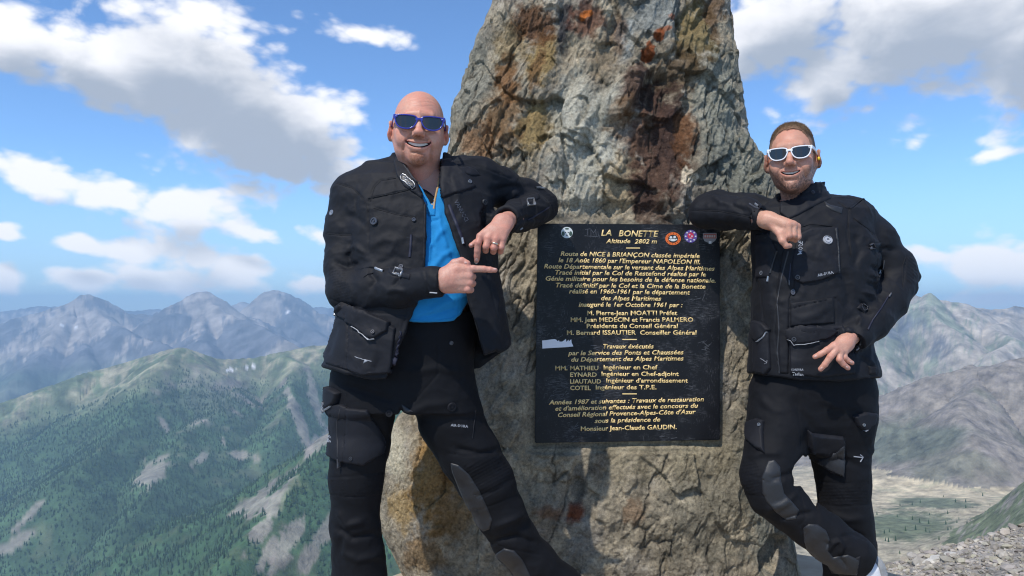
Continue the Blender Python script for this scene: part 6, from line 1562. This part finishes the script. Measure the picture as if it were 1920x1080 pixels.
    pj('skirt_pocket', patch_mesh(SJ, [(1479, 618), (1520, 612), (1580, 610), (1600, 640), (1602, 700), (1540, 708), (1482, 700)], .012), MPK)
    pj('pocket_flap', patch_mesh(SJ, [(1476, 618), (1500, 612), (1560, 612), (1572, 622), (1552, 636), (1528, 642), (1490, 646), (1476, 632)], .020), MPK)
    pj('reflective_edge', strip_mesh(SJ, [(1477, 634), (1489, 646), (1510, 645), (1532, 641)], .0032, .022), MREF); pj('snap', disc_mesh(SJ, 1489, 636, .0078, .025), MGUN)
    pj('skirt_pocket', patch_mesh(SJ, [(1413, 610), (1430, 608), (1444, 620), (1444, 640), (1446, 690), (1436, 702), (1414, 698)], .012), MPK)
    pj('pocket_flap', patch_mesh(SJ, [(1414, 600), (1434, 606), (1446, 618), (1434, 632), (1424, 642), (1413, 630)], .018), MPK); pj('reflective_edge', strip_mesh(SJ, [(1426, 641), (1436, 631), (1443, 622)], .0028, .020), MREF)
    pj('arrow_logo', strip_mesh(SJ, [(1430, 672), (1441, 679), (1436, 682)], .0035, .014), MPRT); pj('arrow_logo', strip_mesh(SJ, [(1442, 675), (1441, 681)], .0035, .014), MPRT)
    pj('lettering', text_on(SJ, 'CORDURA', 1483, 694, 1505, 695, 4.5, 0, .02, .0135), MPRT); pj('lettering', text_on(SJ, 'Taslan', 1485, 703, 1505, 704, 6, 0, .01, .0125), MREF)
    pj('skirt_fold', patch_mesh(SJ, [(1482, 568), (1562, 558), (1565, 606), (1482, 612)], .004), MJ); pj('hip_strap', patch_mesh(SJ, [(1628, 686), (1642, 688), (1642, 702), (1630, 702)], .008), MJ)
    def buckle(pts, th=.010): pj('buckle', strip_mesh(SJ, pts, .0032, th, 1.5, True), MGUN)
    pj('sleeve_strap', patch_mesh(SJ, [(1628, 466), (1634, 457), (1650, 454), (1652, 460), (1638, 468)], .005), MPK); buckle([(1629, 459), (1636, 456), (1639, 465), (1632, 468)])
    pj('sleeve_strap', patch_mesh(SJ, [(1606, 578), (1614, 568), (1630, 576), (1622, 588)], .006), MPK); buckle([(1612, 574), (1620, 569), (1628, 576), (1619, 584)])
    pj('sleeve_zip', strip_mesh(SJ, [(1666, 555), (1652, 578), (1636, 600), (1627, 618)], .005, .004), MZIP); pj('zip_pull', strip_mesh(SJ, [(1670, 551), (1666, 558)], .007, .007), MGUN)
    pj('sleeve_zip', strip_mesh(SJ, [(1658, 488), (1656, 505), (1648, 520)], .005, .004), MGUN); pj('zip_pull', strip_mesh(SJ, [(1652, 504), (1648, 514)], .007, .007), MSIL)
    pj('cuff', patch_mesh(SJ, [(1582, 618), (1592, 612), (1616, 646), (1606, 656)], .005), MPK); pj('cuff_tab', strip_mesh(SJ, [(1606, 655), (1611, 650)], .004, .008), MPRT)
    for pth in ([(1572, 380), (1590, 392), (1592, 430), (1596, 480)], [(1500, 426), (1520, 420), (1560, 424)], [(1297, 394), (1350, 396), (1405, 407)], [(1600, 408), (1626, 428), (1636, 440)], [(1698, 482), (1692, 500), (1693, 535)]): pj('piping', strip_mesh(SJ, pth, .0030, .0018), MSEAM)
    # ---- trousers
    rt = trunk_rows([(690, 1425, 1625, 2.68, .135), (730, 1412, 1636, 2.68, .135), (790, 1412, 1636, 2.68, .120), (838, 1430, 1620, 2.68, .080)])
    def trous(p):
        d = loft(p, rt)
        l1 = limb(p, [(1475, 740, 2.67, .110), (1462, 800, 2.64, .102), (1450, 850, 2.61, .095), (1440, 890, 2.585, .089), (1450, 925, 2.575, .082), (1480, 952, 2.565, .074), (1520, 985, 2.55, .070), (1560, 1015, 2.54, .070), (1598, 1042, 2.53, .072), (1620, 1056, 2.53, .056)], .03)
        l2 = limb(p, [(1572, 740, 2.69, .110), (1570, 800, 2.69, .108), (1577, 860, 2.69, .095), (1580, 900, 2.69, .089), (1584, 960, 2.69, .085), (1592, 1000, 2.69, .082), (1592, 1040, 2.70, .088), (1590, 1100, 2.71, .085)], .03)
        g = pxpoly(p, [(1506, 852), (1489, 872), (1487, 912), (1500, 912), (1512, 925), (1531, 954), (1530, 920), (1524, 885)])
        d = smin(smin(l1, d, .04), smin(l2, d, .04), .012)
        d = smax(d, -g, .008)
        cu = (p - np.array(A3(1622, 1056, 2.53))) @ (np.array([.83, -.02, -.55])); dist = np.linalg.norm(p - np.array(A3(1622, 1056, 2.53)), axis=1)
        return np.where(dist < .1, smax(d, cu + .004, .003), d)
    T = []
    for pth in [s((1500, 720), (1498, 780), (1508, 850)), s((1392, 888), (1420, 895), (1432, 900)), s((1396, 926), (1420, 930), (1435, 930)), s((1530, 902), (1580, 908), (1628, 905)), s((1532, 945), (1580, 950), (1630, 945)), s((1500, 920), (1512, 970), (1500, 985))]: T.append((pth, 1.5, -2.5))
    T += [(s((1510, 720), (1560, 760), (1600, 770)), 7, 4), (s((1480, 740), (1520, 800), (1500, 850)), 8, -6), (s((1420, 740), (1450, 770), (1480, 775)), 7, 4), (s((1400, 860), (1430, 850), (1470, 850)), 6, 5), (s((1440, 900), (1480, 890), (1500, 880)), 6, -7), (s((1430, 960), (1470, 945), (1500, 920)), 6, 6), (s((1460, 975), (1500, 965), (1530, 960)), 5, -6),
          (s((1500, 985), (1512, 1000), (1508, 1020)), 5, -5), (s((1552, 1035), (1562, 1018), (1574, 1014), (1580, 1026), (1572, 1042)), 3.5, 8), (s((1566, 1040), (1580, 1052), (1590, 1070)), 5, -7), (s((1545, 1010), (1560, 1030)), 5, -6), (s((1560, 850), (1600, 870), (1620, 880)), 6, -5), (s((1545, 960), (1590, 975), (1630, 970)), 7, 5), (s((1570, 1010), (1600, 1000), (1630, 1010)), 5, -6)]
    rb = [([(1388, 862), (1428, 872), (1430, 932), (1396, 930), (1386, 900)], 80, 6, 3.0), ([(1530, 904), (1628, 904), (1630, 946), (1532, 946)], 88, 6, 3.0)]
    ST, to = garment('trousers', trous, (.65, 2.3, .10), (1.50, 2.95, 1.08), MT, root, .0050, (.0045, 5.5, (1, 1, 1.6), 16), T, rb)
    pt = lambda nm, me, m: part(nm, me, m, root, to)
    pt('knee_patch', patch_mesh(ST, [(1440, 864), (1452, 862), (1463, 876), (1464, 900), (1470, 925), (1486, 942), (1498, 956), (1492, 974), (1475, 976), (1455, 960), (1438, 942), (1430, 925), (1428, 895)], .004), MLE)
    pt('shin_patch', patch_mesh(ST, [(1506, 990), (1516, 982), (1532, 983), (1548, 994), (1556, 1012), (1553, 1034), (1562, 1045), (1590, 1040), (1612, 1050), (1606, 1078), (1560, 1075), (1552, 1060), (1534, 1052), (1516, 1040), (1508, 1015)], .004), MLE)
    pt('thigh_pocket', patch_mesh(ST, [(1514, 806), (1524, 812), (1580, 818), (1584, 830), (1583, 892), (1560, 886), (1534, 868), (1524, 862), (1515, 838)], .016), MPK)
    pt('pocket_fold', patch_mesh(ST, [(1534, 866), (1582, 828), (1584, 860), (1583, 894), (1558, 881)], .019), MLE)
    pt('pocket_flap', patch_mesh(ST, [(1598, 780), (1622, 772), (1641, 775), (1636, 795), (1620, 808), (1606, 798)], .016), MPK); pt('snap', disc_mesh(ST, 1614, 795, .0055, .020), MSIL); pt('reflective_edge', strip_mesh(ST, [(1617, 806), (1622, 802)], .004, .019), MPRT)
    pt('thigh_pocket', patch_mesh(ST, [(1402, 792), (1420, 784), (1434, 788), (1432, 810), (1434, 850), (1420, 842), (1400, 824)], .016), MPK); pt('snap', disc_mesh(ST, 1428, 797, .0062, .020), MSIL)
    pt('arrow_logo', strip_mesh(ST, [(1600, 856), (1617, 858)], .0042, .003), MPRT); pt('arrow_logo', strip_mesh(ST, [(1612, 852), (1618, 857), (1613, 866)], .0036, .003), MPRT)
    pt('trouser_hem', patch_mesh(ST, [(1604, 1046), (1614, 1042), (1608, 1076), (1598, 1078)], .003), MPK)
    # ---- shoes
    WS = MatB('white_shoe', .6, (.70, .70, .71)).m
    heel = np.array(A3(1637, 1064, 2.52)); toe = np.array([heel[0] + .045, heel[1] - .01, .045])
    up = (heel - toe) / np.linalg.norm(heel - toe); sole_n = np.array([.95, .25, .0]); sole_n -= up * (sole_n @ up); sole_n /= np.linalg.norm(sole_n); sd = np.cross(up, sole_n)
    Lg = float(np.linalg.norm(heel - toe))
    def loc_(p): q = p - heel; return q @ sole_n, q @ sd, -(q @ up)
    def upper(p):
        a, b, t = loc_(p); w = np.interp(t, [-.04, 0, .1, Lg - .03, Lg + .03], [.030, .036, .037, .045, .036]); hgt = np.interp(t, [-.04, .02, .10, Lg], [.055, .055, .045, .030])
        e = np.stack([(a + hgt * .55) / hgt, b / w, np.where(t < 0, t / .035, np.where(t > Lg - .03, (t - Lg + .03) / .05, 0))], -1)
        return smax((np.sqrt((e ** 2).sum(1)) - 1) * .034, a - .006, .005)
    so, sho = garment('shoe', upper, np.minimum(heel, toe) - .09, np.maximum(heel, toe) + .09, WS, root, .0035, None)
    def sole(p):
        a, b, t = loc_(p); w = np.interp(t, [-.04, 0, .1, Lg - .03, Lg + .03], [.030, .037, .036, .046, .036]); e = np.hypot(b / w, np.where(t < 0, t / .038, np.where(t > Lg - .03, (t - Lg + .03) / .052, 0)))
        d = smax((e - 1) * .034, np.abs(a - .012) - .013, .004); return d + .0015 * np.abs(np.sin(t * 300)) * (a > .018)
    SG = cloth('grey_sole', (.30, .31, .32), .7, sheen=0)
    v, Q = mesh_sdf(sole, np.minimum(heel, toe) - .09, np.maximum(heel, toe) + .09, .0032); link('sole', mesh_np('sole', v - loc, quads=Q), SG, sho)
    make_boot(root, 1.24, 2.70, .15, WS, 'shoe')
build_man_two()
